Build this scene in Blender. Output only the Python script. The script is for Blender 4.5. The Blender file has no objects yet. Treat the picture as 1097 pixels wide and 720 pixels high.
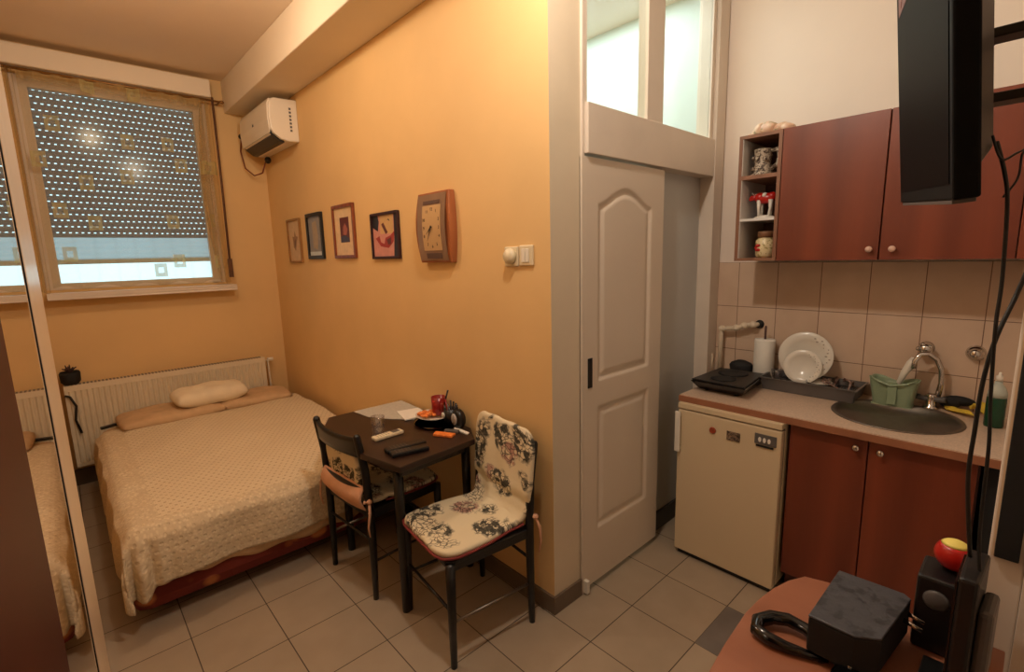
import bpy, bmesh, math, random
from math import sin, cos, pi, radians
from mathutils import Vector, Matrix
random.seed(7)
scn = bpy.context.scene
COL = scn.collection

# ------------------------------------------------------------------ materials
def srgb(c):
    return tuple(((x/255)/12.92 if x/255 <= .04045 else ((x/255+.055)/1.055)**2.4) for x in c)
class N:
    def __init__(s, name):
        s.m = bpy.data.materials.new(name); s.m.use_nodes = True
        s.t = s.m.node_tree; s.b = s.t.nodes['Principled BSDF']; s.out = s.t.nodes['Material Output']
        s.tc = s.t.nodes.new('ShaderNodeTexCoord')
    def n(s, k, **kw):
        x = s.t.nodes.new(k)
        for a, v in kw.items(): setattr(x, a, v)
        return x
    def l(s, a, b): s.t.links.new(a, b)
    def math(s, op, a, b=None, c=None):
        x = s.n('ShaderNodeMath', operation=op)
        for i, v in enumerate((a, b, c)):
            if v is None: continue
            if isinstance(v, (int, float)): x.inputs[i].default_value = v
            else: s.l(v, x.inputs[i])
        return x.outputs[0]
    def mix(s, f, a, b):
        x = s.n('ShaderNodeMix', data_type='RGBA')
        for i, v in ((0, f), (6, a), (7, b)):
            if isinstance(v, (int, float)): x.inputs[i].default_value = v
            elif isinstance(v, tuple): x.inputs[i].default_value = (*v[:3], 1)
            else: s.l(v, x.inputs[i])
        return x.outputs[2]
    def noise(s, scale, detail=3, vec=None, rough=.5):
        x = s.n('ShaderNodeTexNoise'); x.inputs['Scale'].default_value = scale
        x.inputs['Detail'].default_value = detail; x.inputs['Roughness'].default_value = rough
        s.l(vec if vec is not None else s.tc.outputs['Object'], x.inputs['Vector'])
        return x.outputs['Fac']
    def ramp(s, f, a, b):
        x = s.n('ShaderNodeMapRange'); x.clamp = True
        s.l(f, x.inputs[0]); x.inputs[1].default_value = a; x.inputs[2].default_value = b
        return x.outputs[0]
    def mapping(s, scale, loc=(0, 0, 0), rot=(0, 0, 0)):
        x = s.n('ShaderNodeMapping'); x.inputs['Scale'].default_value = scale
        x.inputs['Location'].default_value = loc; x.inputs['Rotation'].default_value = rot
        s.l(s.tc.outputs['Object'], x.inputs['Vector']); return x.outputs[0]
    def bump(s, h, st=.2, dist=.01):
        x = s.n('ShaderNodeBump'); x.inputs['Strength'].default_value = st; x.inputs['Distance'].default_value = dist
        s.l(h, x.inputs['Height']); s.l(x.outputs[0], s.b.inputs['Normal'])

def mat(name, col, rough=.5, metal=0, var=.12, scale=8, bump=0, bscale=60, coat=0, spec=None, emit=None, es=0):
    k = N(name); c = srgb(col); b = k.b
    if var:
        f = k.noise(scale, 4)
        b.inputs['Base Color'].default_value = (*c, 1)
        k.l(k.mix(k.ramp(f, .3, .7), tuple(x*(1-var) for x in c), tuple(min(1, x*(1+var)) for x in c)), b.inputs['Base Color'])
    else: b.inputs['Base Color'].default_value = (*c, 1)
    b.inputs['Roughness'].default_value = rough; b.inputs['Metallic'].default_value = metal
    b.inputs['Coat Weight'].default_value = coat
    if spec is not None: b.inputs['Specular IOR Level'].default_value = spec
    if bump: k.bump(k.noise(bscale, 3), bump)
    if emit: b.inputs['Emission Color'].default_value = (*srgb(emit), 1); b.inputs['Emission Strength'].default_value = es
    return k.m

def wood(name, c1, c2, rough=.35, axis=2, sc=14, coat=0):
    k = N(name); s = [sc]*3; s[axis] = sc*.08
    v = k.mapping(tuple(s)); f = k.noise(1, 6, v, .6)
    g = k.n('ShaderNodeTexWave', bands_direction='DIAGONAL'); k.l(v, g.inputs['Vector'])
    g.inputs['Scale'].default_value = .35; g.inputs['Distortion'].default_value = 5; g.inputs['Detail'].default_value = 3
    f2 = k.math('MULTIPLY_ADD', g.outputs['Fac'], .3, k.math('MULTIPLY', f, .8))
    k.l(k.mix(k.ramp(f2, .25, .85), srgb(c1), srgb(c2)), k.b.inputs['Base Color'])
    k.b.inputs['Roughness'].default_value = rough; k.b.inputs['Coat Weight'].default_value = coat
    return k.m

def tiles(name, w, h, axes, off, c1, c2, grout, mortar=.004, rough=.35, var=.5):
    k = N(name); sp = k.n('ShaderNodeSeparateXYZ'); k.l(k.tc.outputs['Object'], sp.inputs[0])
    cb = k.n('ShaderNodeCombineXYZ')
    k.l(k.math('ADD', sp.outputs[axes[0]], -off[0]), cb.inputs[0]); k.l(k.math('ADD', sp.outputs[axes[1]], -off[1]), cb.inputs[1])
    br = k.n('ShaderNodeTexBrick'); br.offset = 0; br.squash = 1; k.l(cb.outputs[0], br.inputs['Vector'])
    br.inputs['Scale'].default_value = 1; br.inputs['Brick Width'].default_value = w; br.inputs['Row Height'].default_value = h
    br.inputs['Mortar Size'].default_value = mortar/2; br.inputs['Mortar Smooth'].default_value = .3
    br.inputs['Color1'].default_value = (0, 0, 0, 1); br.inputs['Color2'].default_value = (1, 1, 1, 1); br.inputs['Bias'].default_value = 0
    f = k.math('MULTIPLY_ADD', br.outputs['Color'], var, k.math('MULTIPLY', k.ramp(k.noise(7, 5), .3, .7), 1-var))
    c = k.mix(f, srgb(c1), srgb(c2))
    k.l(k.mix(br.outputs['Fac'], c, srgb(grout)), k.b.inputs['Base Color'])
    k.l(k.math('MULTIPLY_ADD', br.outputs['Fac'], .4, rough), k.b.inputs['Roughness'])
    k.bump(k.math('SUBTRACT', 1.0, br.outputs['Fac']), .25, .003)
    return k.m

M = {}
M['yellow'] = mat('ochre wall paint', (226, 188, 130), .7, var=.04, scale=2.5, bump=.06, bscale=35)
M['cream'] = mat('cream wall paint', (222, 206, 180), .6, var=.05, scale=3, bump=.05, bscale=35)
M['white'] = mat('warm white wall paint', (236, 222, 208), .7, var=.03, scale=2, bump=.04, bscale=40)
M['bathpaint'] = mat('pale green-white bathroom paint', (212, 226, 220), .6, var=.03, scale=2)
M['ceil'] = mat('ceiling paint', (238, 216, 190), .7, var=.04, scale=1.5)
M['beam'] = mat('beam paint', (232, 216, 192), .7, var=.04, scale=2, bump=.08, bscale=14)
M['floor'] = tiles('floor tiles', .302, .302, (0, 1), (0, 0), (160, 143, 122), (176, 158, 136), (78, 66, 54), .005, .38)
M['floordark'] = mat('grey floor tile', (112, 104, 98), .5)
M['skirt'] = mat('brown skirting tile', (108, 92, 76), .35, var=.1)
M['walltile'] = tiles('kitchen tiles', .207, .251, (1, 2), (.0634, 1.268), (206, 178, 154), (220, 194, 170), (120, 88, 70), .004, .25, .35)
M['doorwhite'] = mat('white door lacquer', (222, 208, 190), .35, var=.03, scale=2)
M['frame'] = mat('white painted frame', (220, 206, 190), .45, var=.05, scale=4)
M['cherry'] = wood('cherry laminate', (98, 42, 24), (128, 60, 36), .38, 2, 10)
M['cherrydark'] = wood('cherry laminate edge', (58, 28, 18), (80, 40, 26), .45, 2, 10)
M['desk'] = wood('desk cherry', (138, 84, 58), (162, 104, 76), .4, 1, 9)
M['counter'] = mat('pinkish speckled worktop', (206, 178, 154), .35, var=.14, scale=140)
M['counteredge'] = mat('brown worktop edge', (150, 98, 70), .4, var=.1)
M['fridge'] = mat('cream fridge enamel', (214, 194, 160), .35, var=.02, scale=1)
M['steel'] = mat('brushed steel', (140, 130, 120), .42, 1, var=.1, scale=30)
M['chrome'] = mat('chrome', (210, 205, 200), .12, 1, var=0)
M['black'] = mat('black plastic', (16, 16, 17), .4, var=.1)
M['blackgloss'] = mat('glossy black', (8, 8, 10), .12, var=0)
M['tvscreen'] = mat('dark television screen', (5, 5, 6), .5, var=0, spec=.03)
M['tvblack'] = mat('black television casing', (7, 7, 8), .6, var=0, spec=.12)
M['blackmatte'] = mat('matte black', (14, 14, 15), .75, var=.1)
M['chairblack'] = mat('black lacquered wood', (9, 8, 8), .35, var=.15)
M['tabletop'] = wood('dark brown table laminate', (32, 18, 12), (48, 27, 18), .4, 1, 12)
M['brown'] = wood('dark brown lacquered door', (58, 20, 10), (78, 30, 15), .45, 2, 6)
M['brown'].node_tree.nodes['Principled BSDF'].inputs['Specular IOR Level'].default_value = .15
M['alu'] = mat('beige coated profile', (222, 196, 164), .3, .0, var=.04)
M['plasticwhite'] = mat('white plastic', (232, 226, 212), .35, var=.02)
M['ivory'] = mat('ivory plastic', (226, 212, 180), .35, var=.02)
M['grayplastic'] = mat('dark grey plastic', (92, 88, 86), .35, var=.08)
M['acwhite'] = mat('air conditioner plastic', (232, 220, 200), .35, var=.02)
M['radiator'] = mat('radiator enamel', (226, 212, 184), .35, var=.03)
M['pipe'] = mat('white painted pipe', (224, 208, 184), .35, var=.06, scale=20)
M['paper'] = mat('paper', (236, 232, 222), .8, var=.03)
M['papergray'] = mat('printed grey paper', (186, 180, 168), .8, var=.08, scale=60)
M['red'] = mat('red enamel', (176, 26, 18), .3, var=.08)
M['darkred'] = mat('dark red ceramic', (140, 22, 20), .3, var=.1)
M['orange'] = mat('orange food wrap', (236, 128, 56), .5, var=.3, scale=60)
M['china'] = mat('white china', (226, 220, 208), .2, var=.02)
M['green'] = mat('pale green plastic', (142, 160, 130), .35, var=.04)
M['bottlegreen'] = mat('green detergent', (18, 66, 42), .25, var=.1)
M['clear'] = mat('pale clear plastic', (190, 196, 184), .15, var=.05)
M['yellowcloth'] = mat('yellow sponge cloth', (222, 190, 66), .85, var=.15, scale=40, bump=.3)
M['yellowball'] = mat('yellow soft ball', (238, 218, 110), .6, var=.04)
M['peach'] = mat('peach cotton', (214, 164, 132), .85, var=.08, scale=20, bump=.3, bscale=150)
M['piping'] = mat('dark red piping', (122, 44, 40), .8, var=.1)
M['pillow'] = mat('cream pillowcase', (240, 224, 194), .85, var=.06, scale=10, bump=.4, bscale=14)
M['sheet'] = mat('beige bed sheet', (206, 172, 132), .85, var=.1, scale=12, bump=.5, bscale=12)
M['wire'] = mat('orange-brown cable', (122, 58, 26), .5, var=0)
M['strap'] = mat('brown shutter strap', (96, 62, 38), .8, var=.2, scale=30)
M['rod'] = mat('brass curtain rod', (150, 110, 60), .35, .6, var=.1)
M['shelfwhite'] = mat('white shelf board', (224, 220, 214), .5, var=.02)
M['goldframe'] = mat('thin gold frame', (150, 106, 56), .4, var=.1)
M['woodframe'] = wood('reddish wood frame', (112, 52, 26), (146, 76, 40), .4, 2, 30)
M['clockbody'] = mat('bronze clock case', (150, 120, 96), .35, .3, var=.08)
M['clockside'] = wood('brown clock side', (150, 84, 48), (172, 104, 62), .4, 2, 20)
M['clockface'] = mat('pale clock dial', (196, 160, 112), .5, var=.03)
M['ink'] = mat('dark ink', (40, 34, 34), .7, var=0)
M['floorcloth'] = mat('soft black cable', (12, 12, 12), .55, var=0)
M['plant'] = mat('dry dark plant', (60, 34, 24), .8, var=.3, scale=40)
M['lampglass'] = mat('lamp opal glass', (240, 225, 200), .4, var=0, emit=(255, 220, 170), es=3)
M['redreflect'] = mat('dark red painted reflection', (96, 20, 14), .4, var=.1)  # colour of the reflection painted on the television screen
M['pinkreflect'] = mat('faint pink reflected lettering', (150, 90, 80), .5, var=0)  # letters inside that painted screen reflection

def glass_mat(name, tint, gloss=.08, rough=.02):
    k = N(name); t = k.n('ShaderNodeBsdfTransparent'); t.inputs[0].default_value = (*tint, 1)
    g = k.n('ShaderNodeBsdfGlossy'); g.inputs['Roughness'].default_value = rough
    lw = k.n('ShaderNodeLayerWeight'); lw.inputs[0].default_value = .25
    m = k.n('ShaderNodeMixShader'); k.l(k.math('MULTIPLY_ADD', lw.outputs['Fresnel'], .25, gloss*.08), m.inputs[0])
    k.l(t.outputs[0], m.inputs[1]); k.l(g.outputs[0], m.inputs[2]); k.l(m.outputs[0], k.out.inputs[0]); return k.m
M['glass'] = glass_mat('window glass', (.93, .97, .97), .03, .14)
M['drinkglass'] = glass_mat('drinking glass', (.95, .95, .98), 1.6)

def mirror_mat():
    k = N('mirror'); k.b.inputs['Base Color'].default_value = (.84, .80, .74, 1); k.b.inputs['Metallic'].default_value = 1; k.b.inputs['Roughness'].default_value = .015
    return k.m
M['mirror'] = mirror_mat()

def shutter_mat():
    # slats with rows of small real openings
    k = N('perforated roller shutter'); sp = k.n('ShaderNodeSeparateXYZ'); k.l(k.tc.outputs['Object'], sp.inputs[0])
    px, pz = .034, .043
    def frac(v, p, ph): return k.math('FRACT', k.math('ADD', k.math('DIVIDE', v, p), ph))
    zi = k.math('FLOOR', k.math('DIVIDE', sp.outputs[2], pz))
    par = k.math('MULTIPLY', k.math('FRACT', k.math('MULTIPLY', zi, .5)), 1.0)
    fx = frac(k.math('ADD', sp.outputs[0], k.math('MULTIPLY', par, px)), px, 100)
    fz = frac(sp.outputs[2], pz, 0)
    dx = k.math('ABSOLUTE', k.math('SUBTRACT', fx, .5)); dz = k.math('ABSOLUTE', k.math('SUBTRACT', fz, .5))
    hole = k.math('MULTIPLY', k.math('LESS_THAN', dx, .21), k.math('LESS_THAN', dz, .085))
    above = k.math('GREATER_THAN', sp.outputs[2], .16)
    hole = k.math('MULTIPLY', hole, above)
    t = k.n('ShaderNodeBsdfTransparent'); m = k.n('ShaderNodeMixShader')
    k.l(k.mix(k.math('LESS_THAN', fz, .12), srgb((126, 104, 92)), srgb((124, 98, 80))), k.b.inputs['Base Color'])
    k.b.inputs['Roughness'].default_value = .5
    tl = k.n('ShaderNodeBsdfTranslucent'); tl.inputs[0].default_value = (*srgb((200, 200, 200)), 1)
    m0 = k.n('ShaderNodeMixShader'); k.l(k.math('MULTIPLY_ADD', above, -.50, .55), m0.inputs[0])
    k.l(k.b.outputs[0], m0.inputs[1]); k.l(tl.outputs[0], m0.inputs[2])
    k.l(hole, m.inputs[0]); k.l(m0.outputs[0], m.inputs[1]); k.l(t.outputs[0], m.inputs[2]); k.l(m.outputs[0], k.out.inputs[0])
    return k.m
M['shutter'] = shutter_mat()

def curtain_mat():
    k = N('sheer curtain with woven squares'); uv = k.n('ShaderNodeUVMap')
    sp = k.n('ShaderNodeSeparateXYZ'); k.l(uv.outputs[0], sp.inputs[0])
    vec = k.n('ShaderNodeCombineXYZ'); k.l(sp.outputs[0], vec.inputs[0]); k.l(sp.outputs[1], vec.inputs[1])
    def squares(sx, sy, ox, oy, half, thr, seed):
        ux = k.math('ADD', k.math('MULTIPLY', sp.outputs[0], sx), ox); uy = k.math('ADD', k.math('MULTIPLY', sp.outputs[1], sy), oy)
        cell = k.n('ShaderNodeCombineXYZ'); k.l(k.math('FLOOR', ux), cell.inputs[0]); k.l(k.math('FLOOR', uy), cell.inputs[1]); cell.inputs[2].default_value = seed
        wn = k.n('ShaderNodeTexWhiteNoise'); k.l(cell.outputs[0], wn.inputs['Vector'])
        sc = k.n('ShaderNodeSeparateColor'); k.l(wn.outputs['Color'], sc.inputs[0])
        jx = k.math('MULTIPLY_ADD', sc.outputs[0], .6, .2); jy = k.math('MULTIPLY_ADD', sc.outputs[1], .6, .2)
        a = k.math('ABSOLUTE', k.math('SUBTRACT', k.math('FRACT', ux), jx)); b = k.math('ABSOLUTE', k.math('SUBTRACT', k.math('FRACT', uy), jy))
        d = k.math('MAXIMUM', a, b)
        on = k.math('LESS_THAN', sc.outputs[2], thr)
        return k.math('MULTIPLY', k.math('LESS_THAN', d, half), on), k.math('MULTIPLY', k.math('LESS_THAN', d, half*.42), on)
    s1, i1 = squares(3.4, 3.2, 0.1, 0.35, .16, .7, 3.0)
    fold = k.n('ShaderNodeAttribute'); fold.attribute_name = 'fold'
    base = k.math('ADD', .13, k.math('MULTIPLY', fold.outputs['Fac'], .5))
    f = k.math('MAXIMUM', base, k.math('MULTIPLY', k.math('SUBTRACT', s1, k.math('MULTIPLY', i1, .6)), .7))
    f = k.math('ADD', f, k.math('MULTIPLY', k.ramp(k.noise(120, 2), .4, .7), .05))
    tr = k.n('ShaderNodeBsdfTransparent'); tr.inputs[0].default_value = (.96, .93, .86, 1)
    df = k.n('ShaderNodeBsdfDiffuse'); tl = k.n('ShaderNodeBsdfTranslucent')
    cc = k.mix(s1, srgb((196, 166, 112)), srgb((206, 190, 132)))
    k.l(cc, df.inputs[0]); k.l(cc, tl.inputs[0])
    m0 = k.n('ShaderNodeMixShader'); m0.inputs[0].default_value = .4; k.l(df.outputs[0], m0.inputs[1]); k.l(tl.outputs[0], m0.inputs[2])
    m1 = k.n('ShaderNodeMixShader'); k.l(f, m1.inputs[0]); k.l(tr.outputs[0], m1.inputs[1]); k.l(m0.outputs[0], m1.inputs[2])
    k.l(m1.outputs[0], k.out.inputs[0]); return k.m
M['curtain'] = curtain_mat()

def blanket_mat():
    k = N('patterned beige bedspread'); uv = k.n('ShaderNodeUVMap')
    mp = k.n('ShaderNodeMapping'); k.l(uv.outputs[0], mp.inputs['Vector']); mp.inputs['Scale'].default_value = (1, 1, 1)
    sp = k.n('ShaderNodeSeparateXYZ'); k.l(uv.outputs[0], sp.inputs[0])
    p = .036
    row = k.math('FLOOR', k.math('DIVIDE', sp.outputs[1], p*.8))
    fx = k.math('FRACT', k.math('ADD', k.math('DIVIDE', sp.outputs[0], p), k.math('FRACT', k.math('MULTIPLY', row, .5))))
    fy = k.math('FRACT', k.math('DIVIDE', sp.outputs[1], p*.8))
    a = k.math('SUBTRACT', fx, .5); b = k.math('SUBTRACT', fy, .5)
    d = k.math('SQRT', k.math('ADD', k.math('MULTIPLY', a, a), k.math('MULTIPLY', b, b)))
    dot = k.math('SUBTRACT', 1.0, k.ramp(d, .14, .24)); ring = k.math('SUBTRACT', 1.0, k.ramp(k.math('ABSOLUTE', k.math('SUBTRACT', d, .42)), .03, .07))
    inside = k.math('MULTIPLY', k.math('GREATER_THAN', sp.outputs[0], .16), k.math('GREATER_THAN', sp.outputs[1], .1))
    border = k.math('SUBTRACT', 1.0, inside)
    vo = k.n('ShaderNodeTexVoronoi'); vo.inputs['Scale'].default_value = 70; k.l(uv.outputs[0], vo.inputs['Vector'])
    bpat = k.ramp(vo.outputs['Distance'], .25, .5)
    f = k.math('MULTIPLY', k.math('ADD', k.math('MULTIPLY', dot, .75), k.math('MULTIPLY', ring, .3)), inside)
    f = k.math('ADD', f, k.math('MULTIPLY', k.math('MULTIPLY', border, bpat), .35))
    c = k.mix(f, srgb((232, 214, 182)), srgb((176, 148, 108)))
    k.l(c, k.b.inputs['Base Color']); k.b.inputs['Roughness'].default_value = .85
    h = k.math('ADD', k.math('MULTIPLY', dot, -.4), k.math('MULTIPLY', k.noise(9, 4), 2.0))
    k.bump(h, .6, .012); return k.m
M['blanket'] = blanket_mat()

def floral_mat():
    k = N('floral cushion cotton'); uv = k.n('ShaderNodeUVMap'); 
    nz = k.n('ShaderNodeTexNoise'); nz.inputs['Scale'].default_value = 14; k.l(uv.outputs[0], nz.inputs['Vector'])
    add = k.n('ShaderNodeVectorMath', operation='ADD'); ms = k.n('ShaderNodeVectorMath', operation='SCALE'); ms.inputs['Scale'].default_value = .07
    k.l(nz.outputs['Color'], ms.inputs[0]); k.l(uv.outputs[0], add.inputs[0]); k.l(ms.outputs[0], add.inputs[1])
    v1 = k.n('ShaderNodeTexVoronoi'); v1.inputs['Scale'].default_value = 6.5; k.l(add.outputs[0], v1.inputs['Vector'])
    v2 = k.n('ShaderNodeTexVoronoi', feature='DISTANCE_TO_EDGE'); v2.inputs['Scale'].default_value = 42; k.l(add.outputs[0], v2.inputs['Vector'])
    sc = k.n('ShaderNodeSeparateColor'); k.l(v1.outputs['Color'], sc.inputs[0])
    blob = k.math('SUBTRACT', 1.0, k.ramp(v1.outputs['Distance'], .50, .60))
    line = k.math('SUBTRACT', 1.0, k.ramp(v2.outputs['Distance'], .05, .12))
    n3 = k.n('ShaderNodeTexNoise'); n3.inputs['Scale'].default_value = 26; n3.inputs['Detail'].default_value = 2; k.l(uv.outputs[0], n3.inputs['Vector'])
    patch = k.ramp(n3.outputs['Fac'], .47, .52)
    isdark = k.math('LESS_THAN', sc.outputs[0], .42); ispink = k.math('MULTIPLY', k.math('GREATER_THAN', sc.outputs[0], .5), k.math('LESS_THAN', sc.outputs[0], .78))
    base = srgb((228, 214, 182))
    c = k.mix(k.math('MULTIPLY', k.math('MULTIPLY', blob, ispink), k.math('MULTIPLY_ADD', patch, .7, .1)), base, srgb((170, 112, 104)))
    c = k.mix(k.math('MULTIPLY', k.math('MULTIPLY', blob, line), .8), c, srgb((60, 52, 44)))
    c = k.mix(k.math('MULTIPLY', k.math('MULTIPLY', blob, isdark), k.math('MULTIPLY', patch, .92)), c, srgb((34, 36, 32)))
    k.l(c, k.b.inputs['Base Color']); k.b.inputs['Roughness'].default_value = .85; k.bump(k.noise(14, 3), .5, .01)
    return k.m
M['floral'] = floral_mat()
def brownfloral():
    k = N('red brown printed bed base fabric'); v = k.n('ShaderNodeTexVoronoi'); v.inputs['Scale'].default_value = 9; k.l(k.tc.outputs['Object'], v.inputs['Vector'])
    f = k.math('SUBTRACT', 1.0, k.ramp(v.outputs['Distance'], .3, .45))
    k.l(k.mix(k.math('MULTIPLY', f, .8), srgb((112, 36, 22)), srgb((206, 130, 70))), k.b.inputs['Base Color']); k.b.inputs['Roughness'].default_value = .85
    return k.m
M['bedbase'] = brownfloral()
def mottled(name, cols, scale=18, rough=.5):
    k = N(name); f = k.noise(scale, 4); c = k.mix(k.ramp(f, .42, .5), srgb(cols[0]), srgb(cols[1]))
    if len(cols) > 2: c = k.mix(k.ramp(k.noise(scale*1.7, 3), .55, .62), c, srgb(cols[2]))
    k.l(c, k.b.inputs['Base Color']); k.b.inputs['Roughness'].default_value = rough; k.bump(f, .4); return k.m
M['stein'] = mottled('carved stein glaze', ((90, 74, 62), (190, 176, 156), (60, 40, 34)), 70)
M['cowcolor'] = mottled('red and white glaze', ((196, 24, 18), (190, 20, 16), (236, 226, 220)), 24, .3)
M['jar'] = mottled('cream jar glaze', ((226, 208, 160), (232, 216, 172), (170, 150, 90)), 40, .3)
M['shell'] = mottled('shell pale pink', ((214, 176, 148), (226, 196, 166), (168, 152, 120)), 22)
M['leather'] = mottled('wavy black vinyl', ((44, 45, 49), (66, 67, 72)), 34, .45)
M['magnet'] = mottled('patterned dark magnet', ((62, 46, 38), (132, 110, 90), (40, 30, 28)), 90)
M['cutlery'] = mottled('mixed brown clutter', ((70, 40, 34), (130, 100, 84), (170, 150, 140)), 50, .35)

# ------------------------------------------------------------------ mesh builder
OFF = {}
class MB:
    def __init__(s): s.v = []; s.f = []; s.mi = []; s.uv = {}; s.smooth = []; s.fold = {}
    def add(s, vs, fs, mi=0, smooth=False):
        b = len(s.v); s.v += [tuple(v) for v in vs]
        for f in fs: s.f.append([i+b for i in f]); s.mi.append(mi); s.smooth.append(smooth)
        return b
    def box(s, x0, x1, y0, y1, z0, z1, mi=0, fm=None):
        x0, x1 = sorted((x0, x1)); y0, y1 = sorted((y0, y1)); z0, z1 = sorted((z0, z1))
        vs = [(x, y, z) for x in (x0, x1) for y in (y0, y1) for z in (z0, z1)]
        fs = [(0, 1, 3, 2), (4, 6, 7, 5), (0, 4, 5, 1), (2, 3, 7, 6), (0, 2, 6, 4), (1, 5, 7, 3)]  # -x +x -y +y -z +z
        for i, f in enumerate(fs): s.add(vs, [f], (fm or {}).get(i, mi)) if False else None
        b = len(s.v); s.v += vs
        for i, f in enumerate(fs): s.f.append([j+b for j in f]); s.mi.append((fm or {}).get(i, mi)); s.smooth.append(False)
        return s
    def prism(s, pts, z0, z1, mi=0, axis='z'):
        n = len(pts)
        def P(a, b, c): return {'z': (a, b, c), 'y': (a, c, b), 'x': (c, a, b)}[axis]
        vs = [P(p[0], p[1], z0) for p in pts]+[P(p[0], p[1], z1) for p in pts]
        fs = [tuple(range(n-1, -1, -1)), tuple(range(n, 2*n))]+[(i, (i+1) % n, n+(i+1) % n, n+i) for i in range(n)]
        s.add(vs, fs, mi); return s
    def tube(s, path, r, seg=10, mi=0, closed=False, cap=True):
        P = [Vector(p) for p in path]; n = len(P); rs = r if isinstance(r, (list, tuple)) else [r]*n
        vs = []; up = None
        for i, p in enumerate(P):
            a = P[(i-1) % n] if (closed or i > 0) else P[i]; b = P[(i+1) % n] if (closed or i < n-1) else P[i]
            t = (b-a).normalized()
            if up is None: up = Vector((0, 0, 1)) if abs(t.z) < .9 else Vector((1, 0, 0))
            u = (up-t*up.dot(t)).normalized(); w = t.cross(u); up = u
            vs += [tuple(p+(u*cos(2*pi*k/seg)+w*sin(2*pi*k/seg))*rs[i]) for k in range(seg)]
        fs = []
        for i in range(n if closed else n-1):
            j = (i+1) % n
            for k in range(seg):
                k2 = (k+1) % seg; fs.append((i*seg+k, i*seg+k2, j*seg+k2, j*seg+k))
        if cap and not closed: fs += [tuple(range(seg-1, -1, -1)), tuple(range((n-1)*seg, n*seg))]
        s.add(vs, fs, mi, True); return s
    def lathe(s, prof, c=(0, 0, 0), seg=28, mi=0, sx=1, sy=1, axis='z', smooth=True):
        n = len(prof); vs = []
        for r, z in prof:
            for k in range(seg):
                a = 2*pi*k/seg; x, y = r*cos(a)*sx, r*sin(a)*sy
                v = {'z': (x, y, z), 'x': (z, x, y), 'y': (x, z, y)}[axis]
                vs.append((c[0]+v[0], c[1]+v[1], c[2]+v[2]))
        fs = []
        for i in range(n-1):
            for k in range(seg):
                k2 = (k+1) % seg; fs.append((i*seg+k, i*seg+k2, (i+1)*seg+k2, (i+1)*seg+k))
        if prof[0][0] > 1e-6: fs.append(tuple(range(seg-1, -1, -1)))
        if prof[-1][0] > 1e-6: fs.append(tuple(range((n-1)*seg, n*seg)))
        s.add(vs, fs, mi, smooth); return s
    def grid(s, fn, nu, nv, mi=0, uvf=None, foldf=None):
        b = len(s.v)
        for j in range(nv+1):
            for i in range(nu+1):
                u, v = i/nu, j/nv; s.v.append(tuple(fn(u, v)))
                if uvf: s.uv[len(s.v)-1] = uvf(u, v)
                if foldf: s.fold[len(s.v)-1] = foldf(u, v)
        for j in range(nv):
            for i in range(nu):
                a = b+j*(nu+1)+i; s.f.append([a, a+1, a+nu+2, a+nu+1]); s.mi.append(mi); s.smooth.append(True)
        return s
    def ell(s, c, r, seg=16, mi=0):
        prof = [(max(1e-4, sin(pi*i/10)), -cos(pi*i/10)) for i in range(11)]
        n0 = len(s.v); s.lathe(prof, (0, 0, 0), seg, mi)
        for i in range(n0, len(s.v)): x, y, z = s.v[i]; s.v[i] = (c[0]+x*r[0], c[1]+y*r[1], c[2]+z*r[2])
        return s
    def xf(s, M4):
        s.v = [tuple(M4 @ Vector(v)) for v in s.v]; return s
    def build(s, name, mats, parent=None, origin=None, bevel=0, subsurf=0, solid=0, world=True, smooth=None, fix=True):
        if not isinstance(mats, (list, tuple)): mats = [mats]
        me = bpy.data.meshes.new(name)
        if parent is not None:
            o3 = OFF.get(parent.name, (0, 0, 0)) if world else (0, 0, 0); loc = (0, 0, 0)
        else:
            if origin is None:
                xs, ys, zs = zip(*s.v); origin = ((min(xs)+max(xs))/2, (min(ys)+max(ys))/2, min(zs))
            o3 = loc = origin
        me.from_pydata([(v[0]-o3[0], v[1]-o3[1], v[2]-o3[2]) for v in s.v], [], s.f)
        for m in mats: me.materials.append(M[m] if isinstance(m, str) else m)
        for p, mi, sm in zip(me.polygons, s.mi, s.smooth):
            p.material_index = mi; p.use_smooth = sm if smooth is None else smooth
        if s.uv:
            ul = me.uv_layers.new(name='UVMap')
            for lp in me.loops: ul.data[lp.index].uv = s.uv.get(lp.vertex_index, (0, 0))
        if s.fold:
            at = me.attributes.new('fold', 'FLOAT', 'POINT')
            for i in range(len(me.vertices)): at.data[i].value = s.fold.get(i, 0)
        if fix:
            bm = bmesh.new(); bm.from_mesh(me); bmesh.ops.remove_doubles(bm, verts=bm.verts, dist=1e-5)
            bmesh.ops.recalc_face_normals(bm, faces=bm.faces); bm.to_mesh(me); bm.free()
        o = bpy.data.objects.new(name, me); COL.objects.link(o); o.location = loc
        if parent is not None: o.parent = parent; OFF[o.name] = OFF.get(parent.name, (0, 0, 0))
        else: OFF[o.name] = loc
        if bevel:
            md = o.modifiers.new('bevel', 'BEVEL'); md.width = bevel; md.segments = 2; md.limit_method = 'ANGLE'; md.angle_limit = radians(50)
        if solid:
            md = o.modifiers.new('solid', 'SOLIDIFY'); md.thickness = solid; md.offset = 0
        if subsurf:
            md = o.modifiers.new('sub', 'SUBSURF'); md.levels = subsurf; md.render_levels = subsurf
        return o
def thing(name, label, cat, loc, group=None, rotz=0):
    o = bpy.data.objects.new(name, None); COL.objects.link(o); o.location = loc; o.empty_display_size = .1
    o.rotation_euler = (0, 0, rotz)
    o['label'] = label; o['category'] = cat; OFF[o.name] = tuple(loc)
    if group: o['group'] = group
    return o
def tag(o, label, cat, group=None):
    o['label'] = label; o['category'] = cat
    if group: o['group'] = group
    return o
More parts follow.
